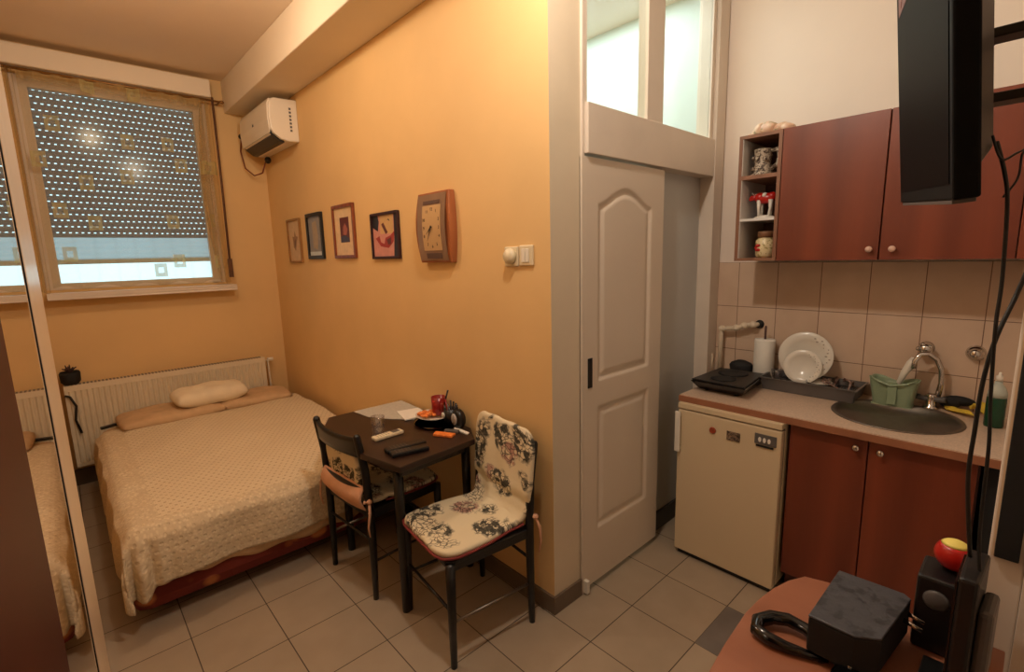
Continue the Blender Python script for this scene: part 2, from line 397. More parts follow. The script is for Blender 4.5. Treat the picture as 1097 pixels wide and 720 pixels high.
def struct(o, label=None):
    o['kind'] = 'structure'
    if label: o['label'] = label
    return o
def B(*a, **k): return MB().box(*a, **k)
def text_mesh(txt, size, depth=.0008):
    cu = bpy.data.curves.new('lettering', 'FONT'); cu.body = txt; cu.size = size; cu.extrude = depth/2; cu.align_x = 'CENTER'; cu.align_y = 'CENTER'
    t = bpy.data.objects.new('lettering', cu); COL.objects.link(t)
    dg = bpy.context.evaluated_depsgraph_get(); me = bpy.data.meshes.new_from_object(t.evaluated_get(dg))
    vs = [tuple(v.co) for v in me.vertices]; fs = [tuple(p.vertices) for p in me.polygons]
    bpy.data.objects.remove(t); bpy.data.curves.remove(cu); bpy.data.meshes.remove(me)
    return vs, fs

# ------------------------------------------------------------------ the room
XW, YF, ZC, XK, YR, XL = .016, 3.55, 3.03, 1.44, -1.16, -1.56
m = MB(); X0, X1, Y0, Y1 = -2.1, 1.5, -2.2, 3.62
cx0, cx1, cy0, cy1 = .302, .604, -.604, -.302
def q(mb, a, b, c, d, z, mi): mb.add([(a, c, z), (b, c, z), (b, d, z), (a, d, z)], [(0, 1, 2, 3)], mi)
q(m, X0, cx0, Y0, Y1, 0, 0); q(m, cx1, X1, Y0, Y1, 0, 0); q(m, cx0, cx1, Y0, cy0, 0, 0); q(m, cx0, cx1, cy1, Y1, 0, 0); q(m, cx0, cx1, cy0, cy1, 0, 1)
m.box(X0, X1, Y0, Y1, -.1, -.004)
struct(m.build('floor', ['floor', 'floordark'], origin=(0, 0, 0)))
struct(B(-2.1, 1.5, -2.2, 3.62, ZC, ZC+.1).build('ceiling', 'ceil'))
# long ochre wall with a cream painted end face
struct(B(XW, .2, .214, 3.62, 0, ZC, mi=0, fm={2: 1}).build('wall_middle', ['yellow', 'cream']))
# window wall with opening x -1.44..-.42  z 1.43..2.80
wx0, wx1, wz0, wz1 = -1.50, -.395, 1.43, 2.84
m = MB(); m.box(-2.1, wx0, YF, 3.67, 0, ZC); m.box(wx1, XW, YF, 3.67, 0, ZC); m.box(wx0, wx1, YF, 3.67, 0, wz0); m.box(wx0, wx1, YF, 3.67, wz1, ZC)
struct(m.build('wall_back', 'yellow'))
struct(B(-1.66, XL, .42, YF, 0, ZC).build('wall_left', 'yellow'))
m = MB(); m.box(-2.2, -2.1, -2.2, .45, 0, ZC); m.box(-2.1, XL-.0, .42, .5, 0, ZC)
struct(m.build('wall_far_left', 'yellow'))
struct(B(XK, 1.54, -2.2, .30, 0, ZC).build('wall_kitchen', 'white'))
struct(B(.2, 1.5, 1.5, 1.6, 0, ZC).build('wall_bathroom_back', 'bathpaint'))
struct(B(XK, 1.5, .3, 1.5, 0, ZC).build('wall_bathroom_side', 'bathpaint'))
struct(B(-.05, XK, -2.1, YR, 0, ZC).build('wall_right', 'white'))
struct(B(-2.1, -.05, -2.2, -2.1, 0, ZC).build('wall_front', 'white'))
# beam along the ochre wall
struct(B(-.264, XW, .214, YF, 2.788, ZC).build('ceiling_beam', 'beam', bevel=.006))
struct(B(-.355, -.264, 3.50, YF, 1.5, ZC).build('trim_1', 'yellow')) if False else None
# boxed ledge above window
struct(B(XL, -.37, 3.42, YF, 2.86, 2.99).build('trim_2', 'beam', bevel=.01))
# skirting
struct(B(.004, XW, .206, 3.54, 0, .085).build('baseboard_middle', 'skirt', bevel=.002))
struct(B(.004, .195, .2025, .2135, 0, .085).build('baseboard_corner', 'skirt', bevel=.002))
struct(B(XL, .004, YF-.012, YF, 0, .12).build('baseboard_back', 'skirt', bevel=.002))
struct(B(XL, XL+.012, .43, YF-.012, 0, .085).build('baseboard_left', 'skirt', bevel=.002))
# tiled splashback
struct(B(XK-.008, XK, -1.16, .2, .80, 1.519).build('wall_tiles', 'walltile', origin=(0, 0, 0)))

# ------------------------------------------------------------------ sliding door, frame and glazed transom
YD = .2
m = MB()
m.box(.2, .217, .203, .30, 0, ZC)
m.box(1.325, 1.43, .18, .30, 0, ZC)
m.box(.217, 1.325, .185, .30, 1.995, 2.192)
m.box(.662, .80, .196, .25, 2.19, ZC)
m.box(.217, .235, .205, .27, 2.19, ZC); m.box(1.29, 1.325, .2, .27, 2.19, ZC)
fr = struct(m.build('trim_3', 'frame', bevel=.003), 'white painted door frame with a deep header board')
struct(B(.235, .662, .210, .214, 2.192, ZC).build('window_2', 'glass'))
struct(B(.80, 1.29, .210, .214, 2.192, ZC).build('window_3', 'glass'))
# partition seen in the opening right of the leaf, with dark skirting
struct(B(.82, 1.325, .262, .30, 0, 1.995).build('wall_partition', mat('grey white partition paint', (200, 200, 196), .5, var=.03, scale=2)))
struct(B(.835, 1.325, .25, .262, 0, .11).build('baseboard_partition', mat('dark skirting', (58, 52, 48), .4)))
# door leaf with pressed panels
d0, d1, dz0, dz1, dy = .196, .832, .028, 1.985, .2
def leaf():
    # height-field door face: arched upper panel, two lower panels
    def arch(x):  # top edge of the upper panel
        u = (x-(d0+.11))/(d1-d0-.22); u = min(max(u, 0), 1)
        b = .5-.5*cos(2*pi*u) if 0 < u < 1 else 0
        return 1.80+.075*b**.8
    x0, x1 = d0+.11, d1-.11
    def sd(x, z):
        best = -9
        for (a, b, tp) in ((1.02, None, arch), (.30, .90, None)):
            top = tp(x) if tp else b
            d = min(x-x0, x1-x, z-a, top-z); best = max(best, d)
        return best
    def h(x, z):
        d = sd(x, z)
        if d <= 0: return 0
        if d < .014: return -.010*d/.014
        if d < .022: return -.010
        if d < .045: return -.010+.008*(d-.022)/.023
        return -.002
    mb = MB(); nu, nv = 90, 270
    def fn(u, v):
        x = d0+(d1-d0)*u; z = dz0+(dz1-dz0)*v; return (x, dy-h(x, z), z)
    mb.grid(fn, nu, nv)
    mb.box(d0, d1, dy+.011, dy+.045, dz0, dz1)
    for a, b in ((d0, d0+.0005), (d1-.0005, d1)): mb.box(a, b, dy, dy+.02, dz0, dz1)
    return mb
door = thing('door_1', 'white sliding door with arched pressed panels beside the pillar', 'door', (d0, dy, dz0)); door['kind'] = 'structure'
del door['category']
leaf().build('door_leaf', 'doorwhite', door)
m = MB(); m.box(.232, .262, dy-.0035, dy+.001, 1.0, 1.135); h = m.build('handle', 'black', door, bevel=.001); h['label'] = 'black recessed finger pull'
m = MB(); m.box(.203, .222, .178, .2025, .01, .075); struct(m.build('trim_4', 'plasticwhite', bevel=.003))

# ------------------------------------------------------------------ window
win = bpy.data.objects.new('window_1', None); COL.objects.link(win); win.location = (-.93, YF, wz0); win['kind'] = 'structure'; OFF['window_1'] = (-.93, YF, wz0)
m = MB(); t = .08
m.box(wx0, wx0+t, YF-.0, YF+.055, wz0, wz1); m.box(wx1-.085, wx1, YF, YF+.055, wz0, wz1)
m.box(wx0+t, wx1-.085, YF, YF+.055, wz0, wz0+.045); m.box(wx0+t, wx1-.085, YF, YF+.055, wz1-.075, wz1)
m.build('window_frame', 'frame', win, bevel=.004)
B(wx0+t, wx1-.085, YF+.02, YF+.024, wz0+.045, wz1-.075).build('pane', 'glass', win)
m = MB(); m.box(-1.50, -.345, YF-.14, YF, 1.385, 1.412); m.box(-1.50, -.345, YF-.14, YF-.13, 1.365, 1.385)
s = struct(m.build('window_sill', 'frame', bevel=.004))
s.name = 'trim_5'
# roller shutter outside the glass, raised a little above the sill
m = MB(); n = 24; zz0 = wz0+.205
for i in range(27):
    z = zz0+i*.043
    if z > wz1-.02: break
    m.grid(lambda u, v, z=z: (wx0+.02+(wx1-wx0-.04)*u, YF+.085+.006*sin(pi*v), z+.043*v), 4, 5)
o = m.build('roller_shutter', 'shutter', origin=(-.93, YF+.085, zz0)); tag(o, 'perforated roller shutter lowered outside the bedside window', 'shutter')
B(wx0+.02, wx1-.02, YF+.075, YF+.10, zz0-.03, zz0+.002).build('bottom_rail', 'frame', o)

# curtain rod and curtain
cr = thing('curtain_rod', 'thin brass curtain rod above the window', 'curtain rod', (-.95, 3.44, 2.83))
MB().tube([(-1.55, 3.455, 2.845), (-.30, 3.455, 2.845)], .009, 10).build('rod', 'rod', cr)
for x in (-1.5, -.31): MB().tube([(x, 3.455, 2.845), (x, 3.549, 2.845)], .006, 8).build('bracket', 'rod', cr)
MB().ell((-.295, 3.455, 2.845), (.018, .014, .014)).build('finial', 'rod', cr)
ct = thing('sheer_curtain', 'gold sheer curtain with woven squares across the window', 'curtain', (-.95, 3.45, 1.45))
def curt(xa, xb, fold, nf, zt, zb, amp, name, yb=3.45, xshift=None):
    m = MB()
    def fn(u, v):
        x = xa+(xb-xa)*u; 
        if xshift: x += xshift(u, v)
        y = yb+amp*sin(2*pi*nf*u+1.3*sin(3*v))+.004*sin(37*u)
        return (x, y, zb+(zt-zb)*v+ (.012*sin(2*pi*nf*u*.5) if v == 0 else 0))
    m.grid(fn, 120, 40, uvf=lambda u, v: ((xb-xa)*u*1.25+xa, zb+(zt-zb)*v), foldf=lambda u, v: fold(u, v))
    return m.build(name, 'curtain', ct, fix=False)
curt(-1.46, -.44, lambda u, v: .05+.10*max(0, sin(2*pi*9*u))**6+(.85 if v > .965 else 0)+(.3*max(0, u-.86)/.14)+.10*(.5+.5*sin(9*u+1)), 9, 2.84, 1.445, .010, 'curtain_panel')
curt(-1.548, -1.475, lambda u, v: .15+.7*(.5+.5*sin(2*pi*2*u)), 2, 2.84, 1.42, .022, 'gathered_side', 3.43)
curt(-.455, -.385, lambda u, v: .1+.55*(.5+.5*sin(2*pi*2*u)), 2, 2.84, 1.43, .018, 'gathered_side', 3.43, lambda u, v: -.05*sin(pi*v)*(1-u))
st = MB().tube([(-.362, 3.44, 2.865), (-.365, 3.44, 2.2), (-.372, 3.44, 1.62)], .009, 6); st.box(-.388, -.356, 3.43, 3.45, 1.47, 1.62)
tag(st.build('shutter_strap', 'strap'), 'brown pull strap hanging right of the window', 'strap')

# ------------------------------------------------------------------ radiator
ra = thing('radiator', 'cream panel radiator under the window behind the bed', 'radiator', (-.85, 3.47, .17))
m = MB(); rx0, rx1, rz0, rz1 = -1.50, -.19, .17, .765; nr = 40
pts = []
for i in range(nr*4+1):
    x = rx0+.02+(rx1-rx0-.04)*i/(nr*4); k = i % 4; pts.append((x, 3.435-(.010 if k in (1, 2) else 0)))
prof = [(rx0, 3.435)]+pts+[(rx1, 3.435), (rx1, 3.50), (rx0, 3.50)]
m.prism(prof, rz0+.03, rz1-.04); m.box(rx0, rx1, 3.43, 3.50, rz0, rz0+.03); m.box(rx0, rx1, 3.43, 3.50, rz1-.04, rz1)
m.build('panel', 'radiator', ra)
m = MB()
for i in range(60):
    x = rx0+.02+i*(rx1-rx0-.04)/60; m.box(x, x+.012, 3.44, 3.495, rz1, rz1+.003)
m.build('grille', 'steel', ra)
MB().tube([(rx1, 3.47, .73), (rx1+.03, 3.47, .73), (rx1+.035, 3.47, .55), (rx1+.035, 3.47, .0)], .009).build('pipe', 'pipe', ra)
MB().tube([(rx1+.03, 3.47, .735), (rx1+.075, 3.47, .735)], .016).build('valve', 'plasticwhite', ra)
tag(MB().tube([(-1.50, 3.425, .70), (-1.475, 3.415, .69), (-1.45, 3.41, .62), (-1.465, 3.41, .52), (-1.445, 3.41, .42)], .008, 8).build('cable', 'floorcloth'), 'short black cable hanging over the left end of the radiator', 'cable')
pp = thing('plant_pot', 'small black pot with a withered plant on the radiator end', 'plant', (-1.455, 3.465, .769))
MB().lathe([(.038, .769), (.055, .79), (.058, .85), (.052, .862), (.045, .85)], (-1.455, 3.465, 0), 16).build('pot', 'blackmatte', pp)
m = MB()
for i in range(14):
    a = random.random()*6.28; r = random.random()*.05; m.tube([(-1.455, 3.465, .845), (-1.455+r*.5*cos(a), 3.465+r*.4*sin(a), .875), (-1.455+r*cos(a), 3.465+r*.6*sin(a), .88+random.random()*.03)], [.006, .007, .003], 5)
m.build('foliage', 'plant', pp)

# ------------------------------------------------------------------ bed
bx0, bx1, by0, by1 = -1.37, -.03, 1.42, 3.38
bed = thing('bed', 'double bed with beige spread and red-brown base against the ochre wall', 'bed', ((bx0+bx1)/2, (by0+by1)/2, 0))
B(bx0-.015, bx1, by0-.03, by1, .065, .25).build('bed_base', 'bedbase', bed, bevel=.07)
B(bx0+.02, bx1-.005, by0+.03, by1, .24, .43).build('mattress', 'sheet', bed, bevel=.05)
for x in (bx0+.12, bx1-.12):
    for y in (by0+.15, by1-.15): MB().lathe([(.025, 0), (.03, .07)], (x, y, 0), 12).build('leg', 'black', bed)
# sheet showing under the spread at the foot
def rnd(x, y, s=1): return sin(x*7.1*s+y*3.3*s)+.6*sin(x*13.7*s-y*9.1*s+1)+.4*sin(y*23*s+x*5*s)
m = MB()
m.grid(lambda u, v: (bx0+.22+(bx1-bx0-.22)*u, by0-.032-.004*v*(1+sin(40*u)), .42-.26*v*(.72+.28*sin(2.2*u+.4))-.01*sin(31*u)*v), 80, 10)
m.build('bed_sheet', 'sheet', bed, solid=.004)
# bedspread: a cloth draped over top, left side and foot
top, hl, hf = .462, .23, .19
def drape(s_, r=.055):
    # s_<0 hangs down. returns (horizontal offset from edge inward, drop)
    if s_ >= r*1.57: return s_-r*.57, 0
    if s_ >= 0: a = (1-s_/(r*1.57))*pi/2; return r-r*sin(a), r-r*cos(a)
    return 0-.01*min(1, -s_*10), r-s_
def spread(u, v):
    s = -hl*(.95)+u*(hl*.95+(bx1-bx0)); t = -hf+v*(hf+(3.20-by0))
    ox, dx = drape(s); oy, dyy = drape(t)
    hemf = .10*max(0, 1-u*1.6)*0
    x = bx0+ox; y = by0-.035+oy
    z = top-max(dx, dyy)-.5*min(dx, dyy)
    if dx > .056 and dyy > .056:
        k = min(dx, dyy); x += .05*k; y += -.10*k; z += .25*k
    f = rnd(s, t)
    z += .006*f*(1 if z > top-.03 else .3)+.012*math.exp(-((t-.55-.2*sin(2.2*s))/.09)**2)*sin(5*s+1)
    if dx > .03: x += .012*sin(17*t+2*s)*min(1, dx*8)-.01
    if dyy > .03: y += .014*sin(15*s+1)*min(1, dyy*8)-.012
    if dyy > .03:
        kf = min(1, dyy*7)*math.exp(-((s-.05)/.09)**2)
        y -= .030*kf*(1+cos(2*pi*s/.075)); z -= .045*kf*math.exp(-((s-.07)/.05)**2)*min(1, dyy*5)
    z += .02*math.exp(-((s-.75)**2+(t-1.45)**2)/.25)
    return (x, y, max(z, .14))
m = MB(); m.grid(spread, 150, 180, uvf=lambda u, v: (-hl+u*(hl+1.34), -hf+v*(hf+1.78)))
bs = m.build('bedspread', 'blanket', solid=.012, fix=False, origin=(-.7, 2.4, .14)); tag(bs, 'beige patterned bedspread draped over the bed', 'bedspread')
# pillows
def pillow(cx, cy, cz, lx, ly, h, rz, seedp=0, mb=None, tilt=0, tiltx=0):
    mb = mb or MB(); n0 = len(mb.v)
    for sgn in (1, -1):
        def fn(u, v):
            a, b = 2*u-1, 2*v-1; e = (1-abs(a)**3.4)*(1-abs(b)**3.4); e = max(e, 0)**.42
            k = 1-.07*(abs(a)**2)*(1-abs(b)) 
            return (a*lx*(1-.05*b*b), b*ly*(1-.06*a*a), sgn*h*e+.006*sin(7*a+seedp)*cos(5*b)*e)
        mb.grid(fn, 28, 20)
    R4 = Matrix.Translation((cx, cy, cz)) @ Matrix.Rotation(rz, 4, 'Z') @ Matrix.Rotation(tilt, 4, 'Y') @ Matrix.Rotation(tiltx, 4, 'X')
    for i in range(n0, len(mb.v)): mb.v[i] = tuple(R4 @ Vector(mb.v[i]))
    return mb
tag(pillow(-.93, 3.19, .497, .33, .22, .05, .03).build('pillow', 'sheet'), 'flat beige pillow lying left under the white pillow', 'pillow', 'pillows on the bed')
tag(pillow(-.40, 3.20, .495, .30, .20, .045, -.06, 2).build('pillow', 'sheet'), 'flat beige pillow lying on the wall side of the bed', 'pillow', 'pillows on the bed')
tag(pillow(-.68, 3.16, .60, .25, .13, .068, .10, 4, tiltx=.12).build('pillow', 'pillow'), 'small plump white pillow on top of the beige ones', 'pillow', 'pillows on the bed')
m = MB(); m.prism([(-1.345, 3.14), (-1.21, 3.2), (-1.205, 3.225), (-1.35, 3.17)], .482, .50)
tag(m.build('phone_case', 'black', bevel=.003), 'small black folded case on the left head corner of the bed', 'case')

# ------------------------------------------------------------------ mirrored wardrobe (left of the camera)
MX = -1.465
wd = thing('wardrobe', 'mirrored sliding wardrobe with beige edge and brown near door', 'wardrobe', (-1.7, -.3, 0))
B(-2.08, MX-.03, -1.02, .41, .0, 2.45).build('body', 'brown', wd)
B(MX-.028, MX, -.66, -.115, .02, 2.43).build('mirror_door', 'mirror', wd)
B(MX-.028, MX+.001, -.113, -.110, .0, 2.45).build('edge_profile', 'black', wd)
B(MX-.028, MX+.002, -.109, .52, .0, 2.45).build('side_stile', 'alu', wd, bevel=.002)
B(MX-.028, MX+.004, -1.0, -.66, .02, 2.43).build('brown_door', 'brown', wd, bevel=.003)

# ------------------------------------------------------------------ air conditioner
ac = thing('air_conditioner', 'white wall air conditioner under the beam', 'air conditioner', (-.08, 3.06, 2.44))
def acprof():
    return [(XW, 2.455), (-.06, 2.45), (-.115, 2.462), (-.165, 2.50), (-.180, 2.53), (-.185, 2.60), (-.18, 2.70), (-.165, 2.73), (-.14, 2.74), (XW, 2.745)]
m = MB(); m.prism([(a, b) for a, b in acprof()], 0, 1, axis='y')
m.v = [(v[0], 2.72+v[1]*.72, v[2]) for v in m.v]
m.build('housing', 'acwhite', ac, bevel=.008)
m = MB(); m.prism([(-.182, 2.50), (-.188, 2.54), (-.193, 2.60), (-.188, 2.70), (-.172, 2.735), (-.165, 2.735), (-.175, 2.54)], 2.735, 3.425, axis='y'); m.build('front_panel', 'acwhite', ac, bevel=.003)
m = MB(); m.prism([(-.1865, 2.545), (-.180, 2.518), (-.165, 2.487), (-.115, 2.449), (-.085, 2.445), (-.10, 2.49), (-.17, 2.545)], 2.745, 3.41, axis='y'); m.build('air_outlet', 'black', ac)
for k in range(2):
    a = .25+k*.4; x = -.186+(.075)*a; z = 2.512-.062*a
    m = MB(); m.prism([(x-.012, z+.004), (x+.010, z-.012), (x+.012, z-.009), (x-.010, z+.007)], 2.77, 3.39, axis='y'); m.build('louvre', 'acwhite', ac)
m = MB()
for i in range(7): m.box(-.045, -.030, 2.7185, 2.7205, 2.52+i*.025, 2.535+i*.025)
pr = m.build('side_print', 'grayplastic', ac); 
m = MB(); m.prism([(3.06, 2.60), (3.09, 2.60), (3.085, 2.622), (3.075, 2.61), (3.065, 2.622)], -.1945, -.1935, axis='x'); m.build('badge', 'ink', ac)
pc = MB().tube([(-.155, 3.535, 2.62), (-.175, 3.53, 2.50), (-.16, 3.50, 2.36), (-.11, 3.45, 2.30), (-.06, 3.40, 2.32), (-.035, 3.36, 2.42)], .006, 8)
o = pc.build('power_cable', 'wire'); tag(o, 'thin brown power cable looping below the air conditioner', 'cable')
MB().lathe([(.022, 0), (.022, .04), (.012, .05)], (-.155, 3.505, 2.62), 12, axis='y').build('plug', 'black', o)
MB().ell((-.03, 3.33, 2.415), (.025, .03, .028)).build('connector', 'black', o)

# ------------------------------------------------------------------ pictures
def picture(y0, y1, z0, z1, fw, fmat, label, art, dep=.018):
    t = thing('picture_frame', label, 'picture', (XW-dep/2, (y0+y1)/2, z0), 'framed pictures on the ochre wall')
    m = MB(); xa, xb = XW-dep, XW
    m.box(xa, xb, y0, y0+fw, z0, z1); m.box(xa, xb, y1-fw, y1, z0, z1); m.box(xa, xb, y0+fw, y1-fw, z0, z0+fw); m.box(xa, xb, y0+fw, y1-fw, z1-fw, z1)
    m.build('frame', fmat, t, bevel=.002)
    m = MB(); m.box(XW-.006, XW-.001, y0+fw, y1-fw, z0+fw, z1-fw); mats = [art[0]]
    W, H = y1-y0-2*fw, z1-z0-2*fw
    for k, (mt, poly) in enumerate(art[1:]):
        # u runs from the viewer's left (larger y) to the right
        pts = [(y1-fw-u*W, z0+fw+v*H) for u, v in poly]; m.prism(pts, XW-.0063-.0003*(k+1), XW-.006, mi=k+1, axis='x'); mats.append(mt)
    m.build('print', mats, t); 
    return t
def C(n, c): 
    if n not in M: M[n] = mat(n, c, .5, var=.08, scale=30)
    return n
R_ = lambda a, b, c, d: [(a, b), (c, b), (c, d), (a, d)]
picture(2.855, 3.135, 1.575, 1.917, .014, 'goldframe', 'small gold-framed pale drawing, leftmost picture on the wall',
  [C('drawing paper', (206, 176, 140)), (C('sepia sketch', (150, 112, 80)), [(.35, .35), (.5, .25), (.62, .45), (.75, .6), (.6, .62), (.52, .75), (.45, .6), (.3, .62)]), (C('sepia dark', (110, 76, 56)), [(.42, .3), (.55, .42), (.58, .55), (.45, .5)])])
picture(2.42, 2.715, 1.60, 1.932, .026, 'black', 'black-framed grey-blue print between the two narrow pictures',
  [C('grey blue print', (142, 140, 140)), (C('pale tan wash', (170, 150, 124)), [(.3, .2), (.6, .15), (.7, .5), (.6, .9), (.3, .85)]), (C('light strip', (206, 214, 216)), R_(.0, .0, 1, .1))])
picture(1.905, 2.23, 1.60, 1.948, .020, 'woodframe', 'reddish wood frame with pale mat and dark red photo',
  [C('mat board', (226, 196, 152)), (C('dark red photo', (96, 34, 30)), R_(.28, .27, .76, .80)), (C('photo flesh', (170, 96, 78)), [(.42, .44), (.6, .42), (.68, .55), (.55, .68), (.45, .6)]), (C('photo blue', (60, 56, 74)), [(.3, .28), (.74, .28), (.74, .36), (.5, .42), (.3, .40)])])
picture(1.355, 1.68, 1.59, 1.855, .014, C('dark red frame', (52, 20, 22)), 'dark-framed pink picture with a slanting dark figure, nearest the clock',
  [C('pink paper', (206, 142, 128)), (C('art sand', (206, 168, 112)), R_(.3, .55, .82, 1)), (C('art black', (32, 28, 34)), [(0, .72), (.2, .62), (.26, .85), (.22, 1), (0, 1)]), ('art black', [(.80, 0), (1, 0), (1, 1), (.86, 1), (.84, .4)]),
   (C('art red', (162, 54, 44)), [(.1, .45), (.25, .5), (.3, .35), (.45, .3), (.5, .45), (.7, .5), (.85, .6), (.8, .35), (.6, .2), (.3, .25)]), (C('art brown', (96, 44, 36)), [(.36, .78), (.44, .82), (.6, .58), (.52, .54)]), ('art brown', [(.55, .4), (.72, .46), (.7, .3), (.6, .28)]), ('art black', [(.58, .86), (.66, .90), (.7, .84), (.63, .88)])])

# ------------------------------------------------------------------ wall clock
ck = thing('wall_clock', 'tall bowed bronze wall clock right of the pictures', 'clock', (-.02, .97, 1.56))
m = MB()
prof = [(-.003*0+XW, 0)]
n = 14; outer = [(1.105+.014*sin(pi*i/n), 1.565+.345*i/n) for i in range(n+1)]; inner = [(.835-.014*sin(pi*i/n), 1.565+.345*i/n) for i in range(n+1)]
m.prism(outer+inner[::-1], XW-.032, XW, axis='x')
m.v = [(v[0]-(.016*sin(pi*(v[2]-1.565)/.345) if v[0] < XW-.01 else 0), v[1], v[2]) for v in m.v]
m.build('case', 'clockside', ck, bevel=.004)
m = MB(); fx = XW-.034
def face(mb, y0, y1, z0, z1, dx, mi=0):
    mb.grid(lambda u, v: (fx-dx-.018*sin(pi*((z0+(z1-z0)*v)-1.565)/.345), y0+(y1-y0)*u, z0+(z1-z0)*v), 2, 12, mi)
face(m, .85, 1.095, 1.575, 1.90, .002); m.build('front_plate', 'clockbody', ck, fix=False)
m = MB(); face(m, .885, 1.045, 1.625, 1.845, .004); m.build('dial', 'clockface', ck, fix=False)
for (a, b, c, d) in ((.895, 1.04, 1.852, 1.868), (.895, 1.03, 1.585, 1.612)):
    m = MB(); face(m, a, b, c, d, .005); m.build('trim_strip', C('dark clock strip', (92, 70, 62)), ck, fix=False)
m = MB()
nums = {0: (.965, 1.825), 3: (.90, 1.735), 6: (.965, 1.645), 9: (1.03, 1.735), 1: (.925, 1.815), 11: (1.005, 1.815), 5: (.925, 1.655), 7: (1.005, 1.655), 2: (.90, 1.775), 4: (.90, 1.695), 8: (1.03, 1.695), 10: (1.03, 1.775)}
for k, (y, z) in nums.items():
    vs, fs = text_mesh(str(k if k else 12), .022)
    xx = fx-.0045-.018*sin(pi*(z-1.565)/.345)
    m = MB(); m.add([(xx-v[2], y-v[0], z+v[1]) for v in vs], fs); m.build('numeral', 'ink', ck, fix=False)
def hand(ang, ln, w, nm):
    m = MB(); c = (.965, 1.735); dxy = (-sin(ang), cos(ang)); px = (cos(ang), sin(ang)); xx = fx-.027
    pts = [(c[0]+px[0]*w-dxy[0]*.012, c[1]+px[1]*w-dxy[1]*.012), (c[0]+dxy[0]*ln, c[1]+dxy[1]*ln), (c[0]-px[0]*w-dxy[0]*.012, c[1]-px[1]*w-dxy[1]*.012)]
    m.prism(pts, xx-.001, xx, axis='x'); m.build(nm, 'ink', ck)
hand(radians(232), .048, .005, 'hour_hand'); hand(radians(205), .07, .004, 'minute_hand')

# ------------------------------------------------------------------ switches
sw = thing('light_switch', 'white double rocker switch on the ochre wall near the corner', 'switch', (XW, .345, 1.54))
B(XW-.010, XW, .305, .385, 1.548, 1.632).build('plate', 'ivory', sw, bevel=.004)
for y in (.325, .348): B(XW-.014, XW-.010, y-.0, y+.020, 1.562, 1.618).build('rocker', 'plasticwhite', sw, bevel=.002)
sk = thing('wall_socket', 'white wall socket left of the rocker switch', 'socket', (XW, .435, 1.54))
B(XW-.010, XW, .393, .477, 1.545, 1.628).build('plate', 'ivory', sk, bevel=.004)
MB().lathe([(.034, 0), (.034, -.014), (.026, -.024), (.001, -.028)], (XW-.010, .435, 1.587), 20, axis='x').build('dimmer_knob', 'ivory', sk)

